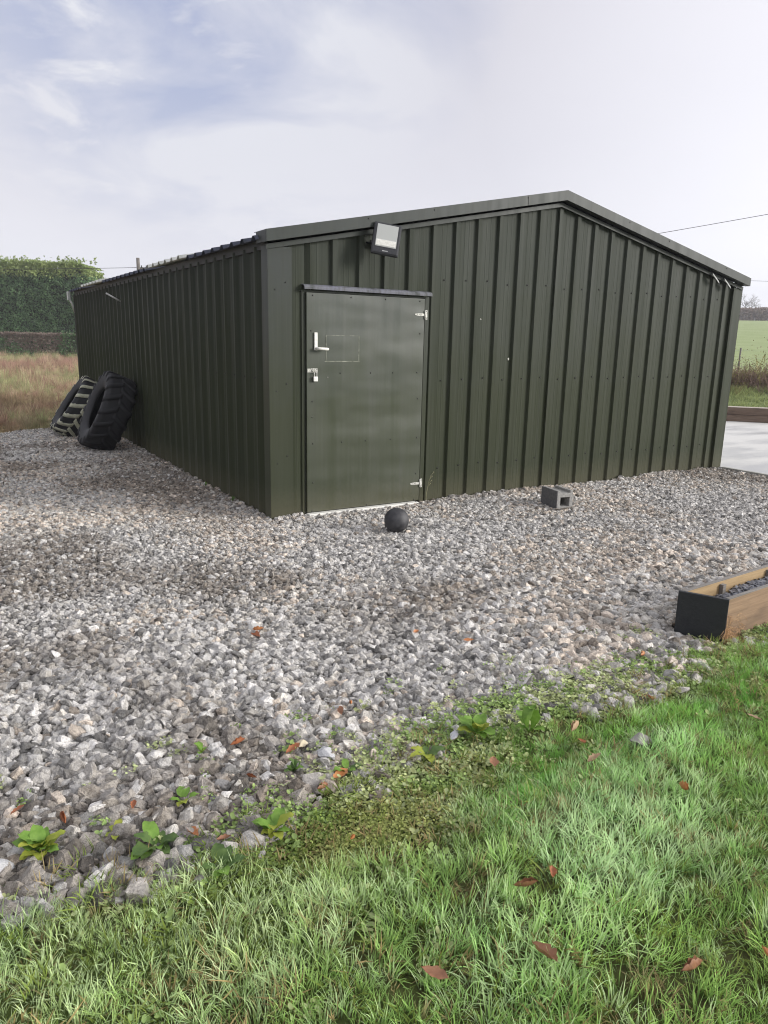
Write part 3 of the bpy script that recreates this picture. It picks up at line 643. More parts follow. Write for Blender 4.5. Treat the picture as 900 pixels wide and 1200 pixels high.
pl = MB(); pl.box((.376, -.066, 1.188), (.038, .018, .040), 0, None, .004); pl.tube([(.364, -.066, 1.205), (.364, -.066, 1.235), (.369, -.068, 1.246), (.383, -.068, 1.246), (.388, -.066, 1.235), (.388, -.066, 1.205)], .003, 6)
pl.build('padlock', WHITEP, door)
for z in (1.746, .205):
    hm = MB(); hm.box((1.432, -.049, z), (.072, .005, .022), 0, None, .001); hm.prism([(1.37, z-.004), (1.40, z-.011), (1.40, z+.011), (1.37, z+.006)], -.050, -.047, 'y')
    hm.box((1.494, -.044, z), (.022, .005, .082), 0, None, .001); hm.tube([(1.477, -.052, z-.036), (1.477, -.052, z+.036)], .0075, 8)
    for q in (-.028, .028): hm.ball((1.494, -.048, z+q), .004, 1, 6, 4)
    hm.ball((1.42, -.053, z), .004, 1, 6, 4); hm.build('hinge', [HPALE, SCREW], door)

# ------------------------------------------------------------------ floodlight
fl = tag(empty('floodlight', (.955, -.035, 2.29), 0), 'black rectangular floodlight with a pale glass face above the shed door', 'floodlight')
Rf = Matrix.Rotation(RAD(-24), 3, 'Z') @ Matrix.Rotation(RAD(-16), 3, 'X') @ Matrix.Rotation(RAD(9), 3, 'Y')
def fbuild(mb, name, mats, par=fl):
    o = mb.build(name, mats, par, (.0, -.16, .035), Rf.to_euler()); return o
a = MB(); a.box((0, 0, 0), (.232, .036, .268), 0, None, .014)
for q in range(9): a.box((-.088+q*.022, .03, .01), (.005, .032, .2), 0)
a.box((0, -.019, -.106), (.204, .006, .034), 0, None, .002)
fbuild(a, 'housing', BLACKP)
a = MB(); a.box((0, -.0195, .022), (.176, .006, .188), 0, None, .002); ln = fbuild(a, 'lens', LENS)
a = MB(); a.box((0, -.0235, -.014), (.165, .002, .003), 0); a.box((0, -.0235, -.038), (.166, .0015, .05), 1); fbuild(a, 'reflector', [GALV, WHITEP])
a = MB()
for i, w_ in enumerate((.006, .008, .005, .008, .006)): a.box((-.018+i*.0095, -.0225, -.106), (w_, .0015, .008), 0)
fbuild(a, 'brand_mark', GALV)
a = MB(); a.tube([(-.10, -.13, .0), (-.10, -.01, .02), (.10, -.01, .02), (.09, -.12, .0)], .008, 8); a.box((0, -.004, .02), (.12, .012, .05)); a.build('bracket', BLACKP, fl)
a = MB(); a.tube([(.0, -.12, .06), (.03, -.06, .12), (.02, -.01, .11)], .005, 6); a.build('cable', BLACKP, fl)

# ------------------------------------------------------------------ tractor tyres
def tyre(loc, rot, label, cream, scl_=1.0):
    t = tag(empty('tractor_tyre', loc), label, 'tyre', 'tractor tyres leaning on the shed'); t.scale = (scl_,)*3; t.rotation_mode = 'QUATERNION'; t.rotation_quaternion = rot
    Ro, Wt = .565, .40; half = Wt/2; seg = 96
    # closed carcass section (r, w), tyre spins about local x
    sec = [(.315, -.115), (.30, -.14), (.33, -.165), (.42, -.195), (.49, -.198), (.535, -.185), (.548, -.13), (.553, 0), (.548, .13), (.535, .185), (.49, .198), (.42, .195), (.33, .165), (.30, .14), (.315, .115), (.40, .165), (.50, .155), (.525, 0), (.50, -.155), (.40, -.165)]
    V = []; Fa = []; MI = []; ns = len(sec)
    for i in range(seg):
        a = 2*pi*i/seg
        for r, w in sec: V.append((w, r*cos(a), r*sin(a)))
    for i in range(seg):
        for j in range(ns):
            a, b = i*ns+j, i*ns+(j+1) % ns; c, d = ((i+1) % seg)*ns+(j+1) % ns, ((i+1) % seg)*ns+j; Fa.append((a, b, c, d)); MI.append(0)
    link('carcass', npmesh('carcass', V, np.array(Fa), [RUBBER], smooth=True), t)
    V = []; Fa = []; MI = []; nl = 17
    for sgn in (-1, 1):
        for i in range(nl):
            a0 = 2*pi*(i+(.5 if sgn > 0 else 0))/nl; K = 7; base = len(V)
            for j in range(K+1):
                s_ = j/K; w = sgn*(-.018+.225*s_); a = a0+.30*s_*(1-.25*s_); hw = .034+.008*(1-s_)
                rt = Ro-.004-.05*max(0, (abs(w)-.15)/.06)**2*.5; rb = .53 if abs(w) < .17 else .47
                wl = min(abs(w), .205)*(1 if w >= 0 else -1)
                for (r, da) in ((rb, -hw*1.25), (rt, -hw), (rt, hw), (rb, hw*1.25)): V.append((wl, r*cos(a+da/r), r*sin(a+da/r)))
            for j in range(K):
                q = base+4*j
                for e in range(3):
                    Fa.append((q+e, q+e+1, q+e+5, q+e+4)); MI.append(1 if (cream and e == 1) or (cream and e == 0 and random.random() < .5) else 0)
            Fa.append((base, base+3, base+2, base+1)); MI.append(0); q = base+4*K; Fa.append((q, q+1, q+2, q+3)); MI.append(1 if cream else 0)
    lg = link('tread', npmesh('tread', V, np.array(Fa), [RUBBER, LUGC], MI), t)
    bm = bmesh.new(); bm.from_mesh(lg.data); bmesh.ops.recalc_face_normals(bm, faces=bm.faces[:]); bm.to_mesh(lg.data); bm.free()
    if cream: lg['label'] = 'cream dusted chevron tread lugs'
    return t
from mathutils import Quaternion
def lean(yaw, tilt): return Quaternion((0, 0, 1), RAD(yaw)) @ Quaternion((0, 1, 0), RAD(tilt))
tyre((-.41, 4.72, .50), lean(0, 24), 'plain black tractor tyre leaning on the shed wall, nearer the camera', False, .95)
tyre((-.52, 6.35, .42), lean(-2, 35), 'tractor tyre with cream dusted tread lugs, behind the plain black tyre', True, .87)

# ------------------------------------------------------------------ ball, block, stick
bl = MB(); bl.ball((0, 0, 0), .1, 0, 40, 24); bl.tube([(.0998*cos(a_), .0998*sin(a_)*.3, .0998*sin(a_)*.955) for a_ in np.linspace(0, 6.28, 48)], .0012, 5, 1, False)
b_ = bl.build('ball', [simple('scuffed_black_rubber', (.014, .014, .017), (.065, .064, .068), 9, .6, bump=.3), BLACKP], None, (.70, -.86, .112)); tag(b_, 'scuffed black ball lying on the gravel in front of the shed door', 'ball')
bk = empty('concrete_block', (2.555, -.865, .002), RAD(-11)); tag(bk, 'hollow grey concrete block with a square hole, lying on gravel before the shed', 'concrete block')
bm = MB(); w, hh, dd = .085, .165, .27
m_ = bm
m_.b2(-w, -.050, 0, dd, 0, hh, 0, .003); m_.b2(.050, w, 0, dd, 0, hh, 0, .003); m_.b2(-.050, .050, .001, dd-.001, .001, .038); m_.b2(-.050, .050, .001, dd-.001, .125, hh-.001); m_.b2(-.050, .050, dd-.04, dd-.002, .038, .125)
m_.b2(-w+.001, -.054, .002, dd-.002, hh-.001, hh+.022, 0, .003); m_.b2(.054, w-.001, .002, dd-.002, hh-.001, hh+.022, 0, .003)
m_.build('block_body', CONC, bk)
MB().b2(-w-.003, -w+.0005, .003, dd-.003, .003, hh+.018).build('shaded_face', CONCD, bk)  # left side of the block: its shade put into a darker colour
st = MB(); st.tube([(2.40, -.90, .03), (2.58, -.905, .034), (2.74, -.86, .03)], [.005, .006, .003], 6); s_ = st.build('stick', BARK); tag(s_, 'thin dark stick lying along the front of the concrete block', 'stick')

# ------------------------------------------------------------------ planter trough
pt = tag(empty('planter_trough', (.970, -3.438, .0), RAD(4)), 'long wooden planter trough with a black end board and bare pine sides', 'planter')
L_, hw, hz = 1.40, .108, .25
SK = Matrix.Rotation(RAD(23), 3, 'Z')
m_ = MB(); m_.box((.0, 0, hz/2), (.022, 2*hw/cos(RAD(23))+.012, hz), 0, SK, .003); e_ = m_.build('end_board', BLACKW, pt); e_['label'] = 'black stained end board'
m_ = MB(); m_.b2(L_-.022, L_, -hw, hw, 0, hz, 0, .003); m_.build('end_board', BLACKW, pt)
for sy in (-1, 1):
    m_ = MB(); y0 = sy*hw; y1 = sy*(hw-.022)
    m_.b2(.010-sy*.046, L_-.023, min(y0, y1), max(y0, y1), 0.0, hz-.006, 0, .002); m_.build('side_board', PLANK if sy < 0 else PLANKIN, pt)
    m_ = MB(); m_.b2(.010-sy*.046, L_-.023, min(y0, y1)+.0005, max(y0, y1)-.0005, hz-.006, hz, 0, .001); m_.build('board_edge', RIMW, pt)
m_ = MB(); m_.b2(.07, L_-.023, -hw+.023, hw-.023, .01, .02); m_.build('base_board', PLANK, pt)
for xx in (.30, .80): m_ = MB(); m_.b2(xx, xx+.03, hw-.045, hw-.0225, .02, hz-.02); m_.build('batten', RIMW, pt)
# frayed coir fibres at the near corner
fib = []; ff = []
r = np.random.default_rng(5)
for i in range(420):
    on_end = i % 4 == 0
    p0 = Vector((.045 if on_end else .05+r.uniform(.0, .2)*r.random(), -hw-.002, r.uniform(.0, .09)*(1 if r.random() < .7 else 1.8))); 
    d = Vector((r.normal(0, 1), r.normal(-.5, .5), r.normal(-.6, .7))).normalized(); L = r.uniform(.015, .055)
    q = len(fib); side = d.orthogonal().normalized()*.0006; c2 = p0+d*L*.5+Vector((0, -.004, .003)); c3 = p0+d*L+Vector((0, 0, -.008)); c3.z = max(c3.z, -.01)
    for c in (p0, c2, c3): fib += [tuple(c+side), tuple(c-side)]
    ff += [(q, q+1, q+3, q+2), (q+2, q+3, q+5, q+4)]
link('coir_fibres', npmesh('coir', fib, np.array(ff), [simple('coir', (.36, .2, .09), (.5, .31, .15), 30, .8)]), pt)
SLATE = simple('blue_grey_slate', (.10, .105, .125), (.22, .225, .25), 25, .5, bump=.3)
n = 1500; sx = rng.uniform(.0, L_-.04, n); sy = rng.uniform(-hw+.035, hw-.035, n); sx = np.maximum(sx, .045-sy*.42)
SLs = [source(stone_mesh(40+k, 2, SLATE, .35)) for k in range(6)]
c_, s0 = cos(RAD(4)), sin(RAD(4)); wx = .970+sx*c_-sy*s0; wy = -3.438+sx*s0+sy*c_
scatter('slate_chips', np.stack([wx, wy, (.150)+.028*rng.random(n)*sstep(.1, .5, sx)+.012], -1), np.stack([rng.normal(0, .4, n), rng.normal(0, .4, n), rng.uniform(0, 6.28, n)], -1), rng.uniform(.025, .06, (n, 1))*np.ones((n, 3)), rng.integers(0, 6, n),
        np.ones((n, 3))*.2, SLs, 'blue grey slate chips filling the wooden planter trough', 'slate chips')

# ------------------------------------------------------------------ sleepers round the slab, bank, brambles, fence
def sleeper(x0, y0, x1, y1, z0, z1, w, lab, topm):
    c = Vector(((x0+x1)/2, (y0+y1)/2, 0)); L = math.hypot(x1-x0, y1-y0); o = empty('timber_sleeper', c, math.atan2(y1-y0, x1-x0)); tag(o, lab, 'sleeper', 'timber sleepers edging the concrete')
    MB().b2(-L/2, L/2, -w/2, w/2, z0, z1-.012, 0, .006).build('beam', SLEEP, o); MB().b2(-L/2+.004, L/2-.004, -w/2+.004, w/2-.004, z1-.013, z1, 0, .004).build('weathered_top', topm, o)
dxs, dys = .655, -.755
sleeper(10.6, 4.95, 10.6+dxs*5.2, 4.95+dys*5.2, .036, .165, .22, 'lower timber sleeper lying directly on the concrete yard', SLEEP)
sleeper(10.63, 4.98, 10.63+dxs*5.2, 4.98+dys*5.2, .168, .33, .20, 'upper timber sleeper with a pale weathered top, stacked on the other', SLEEPT)
GR2 = [source(tuft_mesh(90+k, 30, .10, .08, .24, .006, 1.1, BLADE, 3)) for k in range(5)]
u_ = []; x, y = jgrid(8, 34, -6, 16, .13); u, v = axes(x, y); a = v/u
line = (x-10.6)*.755+(y-4.95)*.655      # distance behind the sleepers
k = (line > .12) & (a > .30) & (a < .75) & (u < 30) & (u > 10) & (rng.random(len(x)) < np.where(line < 5, 1, .35)); x, y, line = x[k], y[k], line[k]; n = len(x)
brn = (line < .8)*(rng.random(n) < .65)
cg = np.where(brn[:, None], [.34, .27, .19], [.36, .42, .19])*rng.uniform(.7, 1.25, (n, 1))
scatter('bank_grass', np.stack([x, y, terr(x, y)-.03], -1), np.stack([rng.normal(0, .15, n), rng.normal(0, .15, n), rng.uniform(0, 6.28, n)], -1), rng.uniform(.6, 1.2, (n, 1))*np.ones((n, 3)), rng.integers(0, 5, n), cg, GR2, 'rough grass on the bank behind the timber sleepers', 'grass')
BR = []
def twig_clump(k, n=46, h=.8, mtl=STRAW):
    r = np.random.default_rng(400+k); V = []; Fa = []; T = []; B = []
    for i in range(n):
        p = Vector((r.normal(0, .16), r.normal(0, .16), 0)); d = Vector((r.normal(0, .45), r.normal(0, .45), 1)).normalized(); L = h*r.uniform(.4, 1.1); b = r.random(); w0 = .009
        q = len(V)
        for j in range(5):
            s_ = Vector((1, 0, 0)) if i % 2 else Vector((0, 1, 0)); w = w0*(1-j/5.5)
            V += [tuple(p+s_*w), tuple(p-s_*w)]; T += [.3+j*.17]*2; B += [b, b]
            if j: Fa.append((q+2*j-2, q+2*j-1, q+2*j+1, q+2*j))
            p = p+d*(L/4); d = (d+Vector((r.normal(0, .3), r.normal(0, .3), -.18*j*.4))).normalized()
            if j > 0 and r.random() < .55:
                c = p+Vector((r.normal(0, .05), r.normal(0, .05), r.normal(0, .05))); e1 = Vector(r.normal(0, 1, 3)).normalized()*.013; e2 = e1.orthogonal().normalized()*.011; m0 = len(V)
                V += [tuple(c+e1), tuple(c+e2), tuple(c-e1), tuple(c-e2)]; T += [1.]*4; B += [r.random()]*4; Fa.append((m0, m0+1, m0+2, m0+3))
    return npmesh(f'twigs{k}', V, np.array(Fa), [mtl], attrs={'t': ('FLOAT', 'POINT', T), 'b': ('FLOAT', 'POINT', B)})
TW = [source(twig_clump(k)) for k in range(6)]
n = 900; ll = rng.uniform(-6, 9, n); off = rng.normal(0, .45, n)+3.9
x = 10.6+dxs*ll+.755*off; y = 4.95+dys*ll+.655*off; brn = rng.random(n) < .75
cg = np.where(brn[:, None], [.25, .18, .155], [.24, .22, .10])*rng.uniform(.7, 1.3, (n, 1))
scatter('bramble_thicket', np.stack([x, y, terr(x, y)-.05], -1), np.stack([rng.normal(0, .2, n), rng.normal(0, .2, n), rng.uniform(0, 6.28, n)], -1), rng.uniform(.5, 1.0, (n, 1))*np.ones((n, 3))*np.where(rng.random((n, 1)) < .07, 1.5, 1), rng.integers(0, 6, n), cg, TW,
        'leafless brown bramble thicket on the bank at the right', 'brambles')
fo = tag(empty('wire_fence', (22.4, 10.5, 0)), 'post and wire stock fence between the brambles and the green field', 'fence')
fd = Vector((.52, -.854, 0))
for i in range(-3, 6):
    p = Vector((22.4, 10.5, 0))+fd*i*2.4; z = float(terr(p.x, p.y))
    MB().tube([(p.x-22.4, p.y-10.5, z-.1), (p.x-22.4, p.y-10.5, z+.95)], .03, 8).build('fence_post', POLEW, fo)
for hgt in (.3, .6, .85):
    pts = []
    for i in range(-3, 6): p = Vector((22.4, 10.5, 0))+fd*i*2.4; pts.append((p.x-22.4, p.y-10.5, float(terr(p.x, p.y))+hgt))
    MB().tube(pts, .004, 4).build('fence_wire', GALV, fo)

# ------------------------------------------------------------------ hedges and trees
def leafcards(P, size, r, up=.3):
    n = len(P); a = r.normal(size=(n, 3)); a /= np.linalg.norm(a, axis=1)[:, None]; b = np.cross(a, r.normal(size=(n, 3))); b /= np.linalg.norm(b, axis=1)[:, None]
    s = size*r.uniform(.6, 1.4, (n, 1)); V = np.stack([P+a*s, P+b*s*.55, P-a*s, P-b*s*.55], 1).reshape(-1, 3); return V, np.arange(4*n).reshape(n, 4)
def foliage_mat(name, a, b, c):
    m, nt, p, out = mat(name); g = N(nt, 'ShaderNodeNewGeometry').outputs['Position']; n = NOISE(nt, 1.1, 4, .6, vec=g); n2 = NOISE(nt, 12, 2, .5, vec=g)
    k = MIX(nt, RAMP(nt, n, [(.35, 0), (.65, 1)]), a, b); k = MIX(nt, RAMP(nt, n2, [(.4, 0), (.7, .8)]), k, c)
    setp(nt, p, col=k, rough=.7, spec=.2)
    tr = N(nt, 'ShaderNodeBsdfTranslucent', ins={0: k}); ms = N(nt, 'ShaderNodeMixShader', ins={0: .25, 1: p.outputs[0], 2: tr.outputs[0]}); nt.links.new(ms.outputs[0], out.inputs[0]); return m
ev = foliage_mat('conifer_foliage', (.075, .15, .07), (.12, .21, .095), (.17, .27, .12)); evt = foliage_mat('conifer_new_growth', (.22, .30, .10), (.30, .37, .14), (.34, .4, .18))
r = np.random.default_rng(9)
u3 = Vector((.8543, -.5198, 0)); o3 = Vector((.524, .852, 0)); hc = Vector((2.0, 63.0, 0))   # hedge face centre, running along u3
Hh, HL = 7.1, 17.0
n = 52000
def hedge_pts(n, face):
    s_ = r.uniform(-HL, 8.2, n); z = r.uniform(0, Hh, n); d = np.abs(r.normal(0, .35, n))
    if face == 'front': off = d-.32*(fbm(s_, z, 1.3, 3)-.5)*2-.35*(fbm(s_, z, .5, 7)-.5)*2
    else: off = r.uniform(0, 3.5, n); z = Hh-d*.6+.45*(fbm(s_, off, .8, 5)-.4)+.5*(r.random(n) < .03)*r.random(n)
    z = np.where(s_ > 7.0, np.minimum(z, Hh-(s_-7.0)**1.5*.25+.0), z)
    return s_, z, off
s1, z1, f1 = hedge_pts(60000, 'front'); s2, z2, f2 = hedge_pts(14000, 'top')
s3 = 8.2-np.abs(r.normal(0, .3, 7000)); z3 = r.uniform(0, Hh-.5, 7000); f3 = r.uniform(0, 3.5, 7000)
sp_ = r.uniform(-HL, 8, 130); s4 = np.repeat(sp_, 14)+r.normal(0, .07, 130*14); z4 = Hh+.1+np.tile(np.linspace(0, 1, 14), 130)*np.repeat(r.uniform(.1, .5, 130), 14); f4 = np.repeat(r.uniform(0, 2.5, 130), 14)
def W3(s, z, f): return np.stack([hc.x+u3.x*s+o3.x*f, hc.y+u3.y*s+o3.y*f, z], -1)
hg = tag(empty('conifer_hedge', hc), 'tall clipped green conifer hedge far behind the dry field', 'hedge')
P_ = W3(np.concatenate([s1, s3]), np.concatenate([z1, z3]), np.concatenate([f1, f3]))-np.array(hc); hi = P_[:, 2] > Hh-1.3+.5*r.random(len(P_))
V, Fq = leafcards(P_[~hi], .085, r); link('foliage', npmesh('foliage', V, Fq, [ev]), hg)
P_ = np.concatenate([P_[hi], W3(np.concatenate([s2, s4]), np.concatenate([z2, z4]), np.concatenate([f2, f4]))-np.array(hc)]); V, Fq = leafcards(P_, .10, r); lo_ = link('new_growth', npmesh('new_growth', V, Fq, [evt]), hg); lo_['label'] = 'yellow green new growth along the hedge top'
cb = MB(); cb.b2(-HL, 7.6, .5, 3.2, 0, Hh-.5); co = cb.build('dark_core', simple('hedge_core_shade', (.02, .03, .015), (.035, .045, .02), 2, .9), hg, (0, 0, 0), (0, 0, math.atan2(u3.y, u3.x)))  # plain dark box inside the foliage: the hedge's inner shade as colour
# low winter hedge in front of it
lh = tag(empty('low_hedge', (3.5, 50.8, 0)), 'low clipped leafless brown hedge in front of the tall conifer hedge', 'hedge')
n = 26000; s_ = r.uniform(-17, 7.5, n); z = 1.52*r.random(n)**.8; f_ = r.uniform(-.35, .35, n)+.15*(fbm(s_, z, .8, 2)-.5); z = np.where(r.random(n) < .25, 1.5+.05*r.normal(size=n), z)
P_ = np.stack([u3.x*s_+o3.x*f_, u3.y*s_+o3.y*f_, z], -1); V, Fq = leafcards(P_, .07, r); link('twigs', npmesh('twigs', V, Fq, [foliage_mat('winter_hedge_twigs', (.17, .135, .115), (.23, .18, .15), (.3, .25, .2))]), lh)
gm = (fbm(s_, z, 2.2, 4) > .58); V, Fq = leafcards(P_[gm]*1.0+np.array([0, -.1, 0]), .07, r); link('ivy', npmesh('ivy', V, Fq, [ev]), lh)
# bare trees
def bare_tree(name, loc, hgt, label, seed, spread=.42, wbase=.03, cat='tree', levels=5):
    r = random.Random(seed); t = tag(empty(name, loc), label, cat); tr = MB(); cr = MB()
    th_ = hgt*.32; tr.tube([(0, 0, -.2), (.02*hgt, 0, th_*.5), (0, .01*hgt, th_)], [hgt*wbase, hgt*wbase*.8, hgt*wbase*.6], 8); tr.build('trunk', BARK, t)
    def grow(p, d, L, w, lv):
        q = p+d*L; cr.tube([p, p+d*L*.5+Vector((r.gauss(0, 1), r.gauss(0, 1), r.gauss(0, .5)))*L*.05, q], [w, w*.8, w*.6], 4 if lv < 3 else 5, 0, False)
        if lv <= 0: return
        for _ in range(r.choice((3, 3, 4))):
            nd = (d+Vector((r.gauss(0, 1), r.gauss(0, 1), r.gauss(.15, .6)))*spread*1.3).normalized(); grow(p+d*L*r.uniform(.5, 1), nd, L*r.uniform(.6, .82), w*.6, lv-1)
    for _ in range(4): grow(Vector((0, 0, th_*r.uniform(.8, 1))), Vector((r.gauss(0, .5), r.gauss(0, .5), 1)).normalized(), hgt*.24, hgt*wbase*.45, levels-1)
    cr.build('crown', BARK, t, fixn=False); return t
bare_tree('bare_tree', (10.3, 58.0, 0), 7.2, 'bare leafless tree beside the end of the tall conifer hedge', 3, .5, .016)
bare_tree('bare_tree', (191, 120, float(terr(191, 120))), 9.5, 'small rounded bare tree on the skyline beyond the green field', 5, .55, .02)
# far wood
n = 60000; r = np.random.default_rng(21); cx, cy = 171.9, 106.4; d2 = Vector((.854, -.52, 0))
s_ = r.uniform(-75, 70, n); hgt = 3.3+1.6*(fbm(s_, s_*0, 9, 3)-.5)+.8*(vn(s_, s_*0, 1.6, 6)-.5); f_ = r.uniform(0, 7, n); z = hgt*r.random(n)**.75
X = cx+d2.x*s_+.52*f_; Y = cy+d2.y*s_+.85*f_; V, Fq = leafcards(np.stack([X, Y, terr(X, Y)+z-.1], -1), .28, r)
tag(link('woodland', npmesh('woodland', V, Fq, [foliage_mat('far_winter_wood', (.24, .18, .155), (.30, .23, .195), (.2, .165, .13))])), 'brown leafless far woodland along the top of the green field', 'woodland', kind='stuff')

# ------------------------------------------------------------------ poles and overhead lines
def pole(loc, h, label):
    t = tag(empty('utility_pole', loc), label, 'utility pole'); MB().tube([(0, 0, -.3), (0, 0, h)], [.14, .10], 12).build('pole', POLEW, t)
    m_ = MB(); m_.box((.26, -.12, h-.62), (.6, .09, .09), 0, Matrix.Rotation(RAD(-30), 3, 'Z')); m_.tube([(.1, -.05, h-1.0), (.3, -.16, h-.66)], .02, 6); m_.build('cross_arm', POLEW, t)
    for q in (.2, .5): MB().tube([(q*.87, -.5*q*.87, h-.58), (q*.87, -.5*q*.87, h-.44)], .035, 8).build('insulator', BLACKP, t)
    return t
pole((9.15, 42.7, 0), 6.2, 'wooden utility pole with a short cross arm rising behind the shed roof')
def wire(a, b, sag, label, rr=.012):
    a, b = Vector(a), Vector(b); pts = [a.lerp(b, t)-Vector((0, 0, sag*4*t*(1-t))) for t in np.linspace(0, 1, 40)]
    o = MB().tube([p-a for p in pts], rr, 5).build('overhead_wire', BLACKP, None, a); tag(o, label, 'overhead wire')
wire((9.5, 42.5, 5.65), (-40, 75, 6.6), .8, 'thin overhead line running left from the utility pole', .014)
wire((9.5, 42.5, 5.65), (31, 28, 5.4), .9, 'thin overhead line leaving the utility pole to the right, behind the shed', .014)
wire((10.5, 23.0, 3.4), (40.2, 6.54, 9.9), .25, 'dark overhead cable crossing the sky at the right above the shed roof', .011)
wire((40, 42.0, 7.3), (80, 18, 7.2), .3, 'faint distant overhead line low in the sky at the right edge', .014)

# ------------------------------------------------------------------ weeds
def weed(loc, n, L, mats, label, seed, up=.5, wr=.44, group=None):
    r = random.Random(seed); V = []; Fa = []; MI = []
    for i in range(n):
        az = 2*pi*i/n*1.0+r.uniform(-.4, .4)+seed; l = L*r.uniform(.55, 1.1); w = l*wr*r.uniform(.8, 1.2); pit = up*(1.35 if i % 2 else .55)*r.uniform(.7, 1.3); mi = 0 if r.random() < .7 else min(1, len(mats)-1)
        K = 8; base = len(V); d = Vector((cos(az), sin(az), 0)); sd_ = Vector((-sin(az), cos(az), 0)); p = Vector((0, 0, .005)); a = pit+.5
        for j in range(K+1):
            t = j/K; hw_ = w*.5*(max(0, sin(pi*min(1, max(0, (t-.22)/.78))**.8))**.75 if t > .22 else .05)+.0012
            ru = .10*w*sin(t*17+i)
            for q, e in ((-1, .22), (0, 0), (1, .22)): V.append(tuple(p+sd_*hw_*q+Vector((0, 0, hw_*e+ru*q))))
            p = p+(d*cos(a)+Vector((0, 0, sin(a))))*l/K; a -= (pit*.6+.9)/K
        for j in range(K):
            b = base+3*j
            for e in range(2): Fa.append((b+e, b+e+1, b+e+4, b+e+3)); MI.append(mi)
    o = link('weed', npmesh('weed', V, np.array(Fa), mats, MI, smooth=True), None, loc); tag(o, label, 'weed', group); return o
G_ = [WEEDG, WEEDY]; GD = [WEEDD, WEEDG]
WG = 'broad leaved weeds along the gravel edge'
for (x, y), n, L, ms_, up, lab in (
    ((-2.23, -3.54), 24, .070, G_, .8, 'lush bright green broad leaved weed at the left edge of the gravel'),
    ((-1.93, -3.69), 12, .08, GD, .45, 'spreading dull green dock weed where the lawn meets gravel, right of the lush left weed'),
    ((-1.60, -3.80), 14, .065, G_, .5, 'green weed with spoon shaped leaves beside the mossy bare patch'),
    ((-1.80, -3.50), 6, .05, G_, .4, 'small yellow green weed among the stones above the dock weed'),
    ((-1.41, -3.52), 7, .045, GD, .9, 'small upright sprig among the stones beside the pale cream stone'),
    ((-1.657, -3.25), 5, .04, G_, .9, 'tiny lone green sprig in the middle of the left gravel'),
    ((-.70, -3.66), 13, .09, G_, .9, 'tall yellow green leafy weed standing where gravel meets the bright grass'),
    ((-.50, -3.74), 5, .10, [WEEDG], 1.1, 'single pointed pale green leaf clump rising out of the bright grass'),
    ((-.95, -3.68), 8, .06, [WEEDY, WEEDD], .35, 'flat yellowing weed left of the tall leafy weed'),
    ((-1.80, -3.88), 6, .07, GD, .4, 'dark flat weed half buried in the pale lawn grass'),
    ((-2.02, -3.56), 5, .045, [WEEDY], .4, 'tiny yellow weed between the two largest left weeds'),
    ((-1.25, -3.62), 6, .05, GD, .4, 'low round leaved weed right of the curled orange leaf on the stones')):
    weed((x, y, .012 if y > edge_y(x)-.05 else .02), n, L*1.3, ms_, lab, int(abs(x*1000)) % 97, up, .45, WG)
# dry stem by the door
m_ = MB(); m_.tube([(0, 0, 0), (.01, .005, .12), (.03, 0, .22), (.045, -.01, .28)], [.0025, .002, .0015, .001], 5)
for q in ((.03, 0, .2), (.035, 0, .24), (.045, -.01, .28), (.02, 0, .17)): m_.tube([q, (q[0]+.02, q[1]-.01, q[2]+.03)], .0012, 4); m_.ball((q[0]+.02, q[1]-.01, q[2]+.03), .005, 0, 6, 4)
tag(m_.build('dry_weed', simple('pale_dry_stem', (.25, .24, .13), (.35, .33, .2), 20, .8), None, (1.53, -.07, .0)), 'thin dry weed stem growing at the foot of the door hinge side', 'weed')
for k, (yy, lab) in enumerate(((.75, 'little weed at the shed wall foot nearest the corner'), (1.55, 'little weed at the shed wall foot midway to the tyres'))): weed((-.09, yy, .02), 7, .07, GD, lab, 30+k, 1.0, .25)

# ------------------------------------------------------------------ fallen leaves
def dead_leaf(k, L=.06, w=.032, curl=.6):
    curl *= 1.5
    r = random.Random(k); V = []; Fa = []; K = 10
    for j in range(K+1):
        t = j/K; x = (t-.5)*L; hw_ = w*.5*(sin(pi*t)**.7)*(1+.16*sin(j*2.3+k))*(1.15-.5*abs(t-.38))+.0006
        for q in range(-2, 3):
            e = q/2; V.append((x+.003*sin(e*3+k), e*hw_*cos(curl*abs(e)), .004+abs(e)**1.6*hw_*curl*.8+.006*curl*(2*t-1)**2+.0012*sin(j*1.7+q*2+k)))
    for j in range(K):
        for q in range(4): b = 5*j+q; Fa.append((b, b+1, b+6, b+5))
    return np.array(V), np.array(Fa)
LM = {}
for nm, mt in (('o', DEADO), ('b', DEADB), ('r', DEADR), ('p', DEADP)):
    for k in range(3): V, Fq = dead_leaf(k, .06, (.030, .036, .026)[k], (.5, .9, .25)[k]); LM[nm+str(k)] = npmesh('leaf', V, Fq, [mt], smooth=True)
GL, GG = 'fallen leaves on the gravel', 'fallen leaves in the grass'
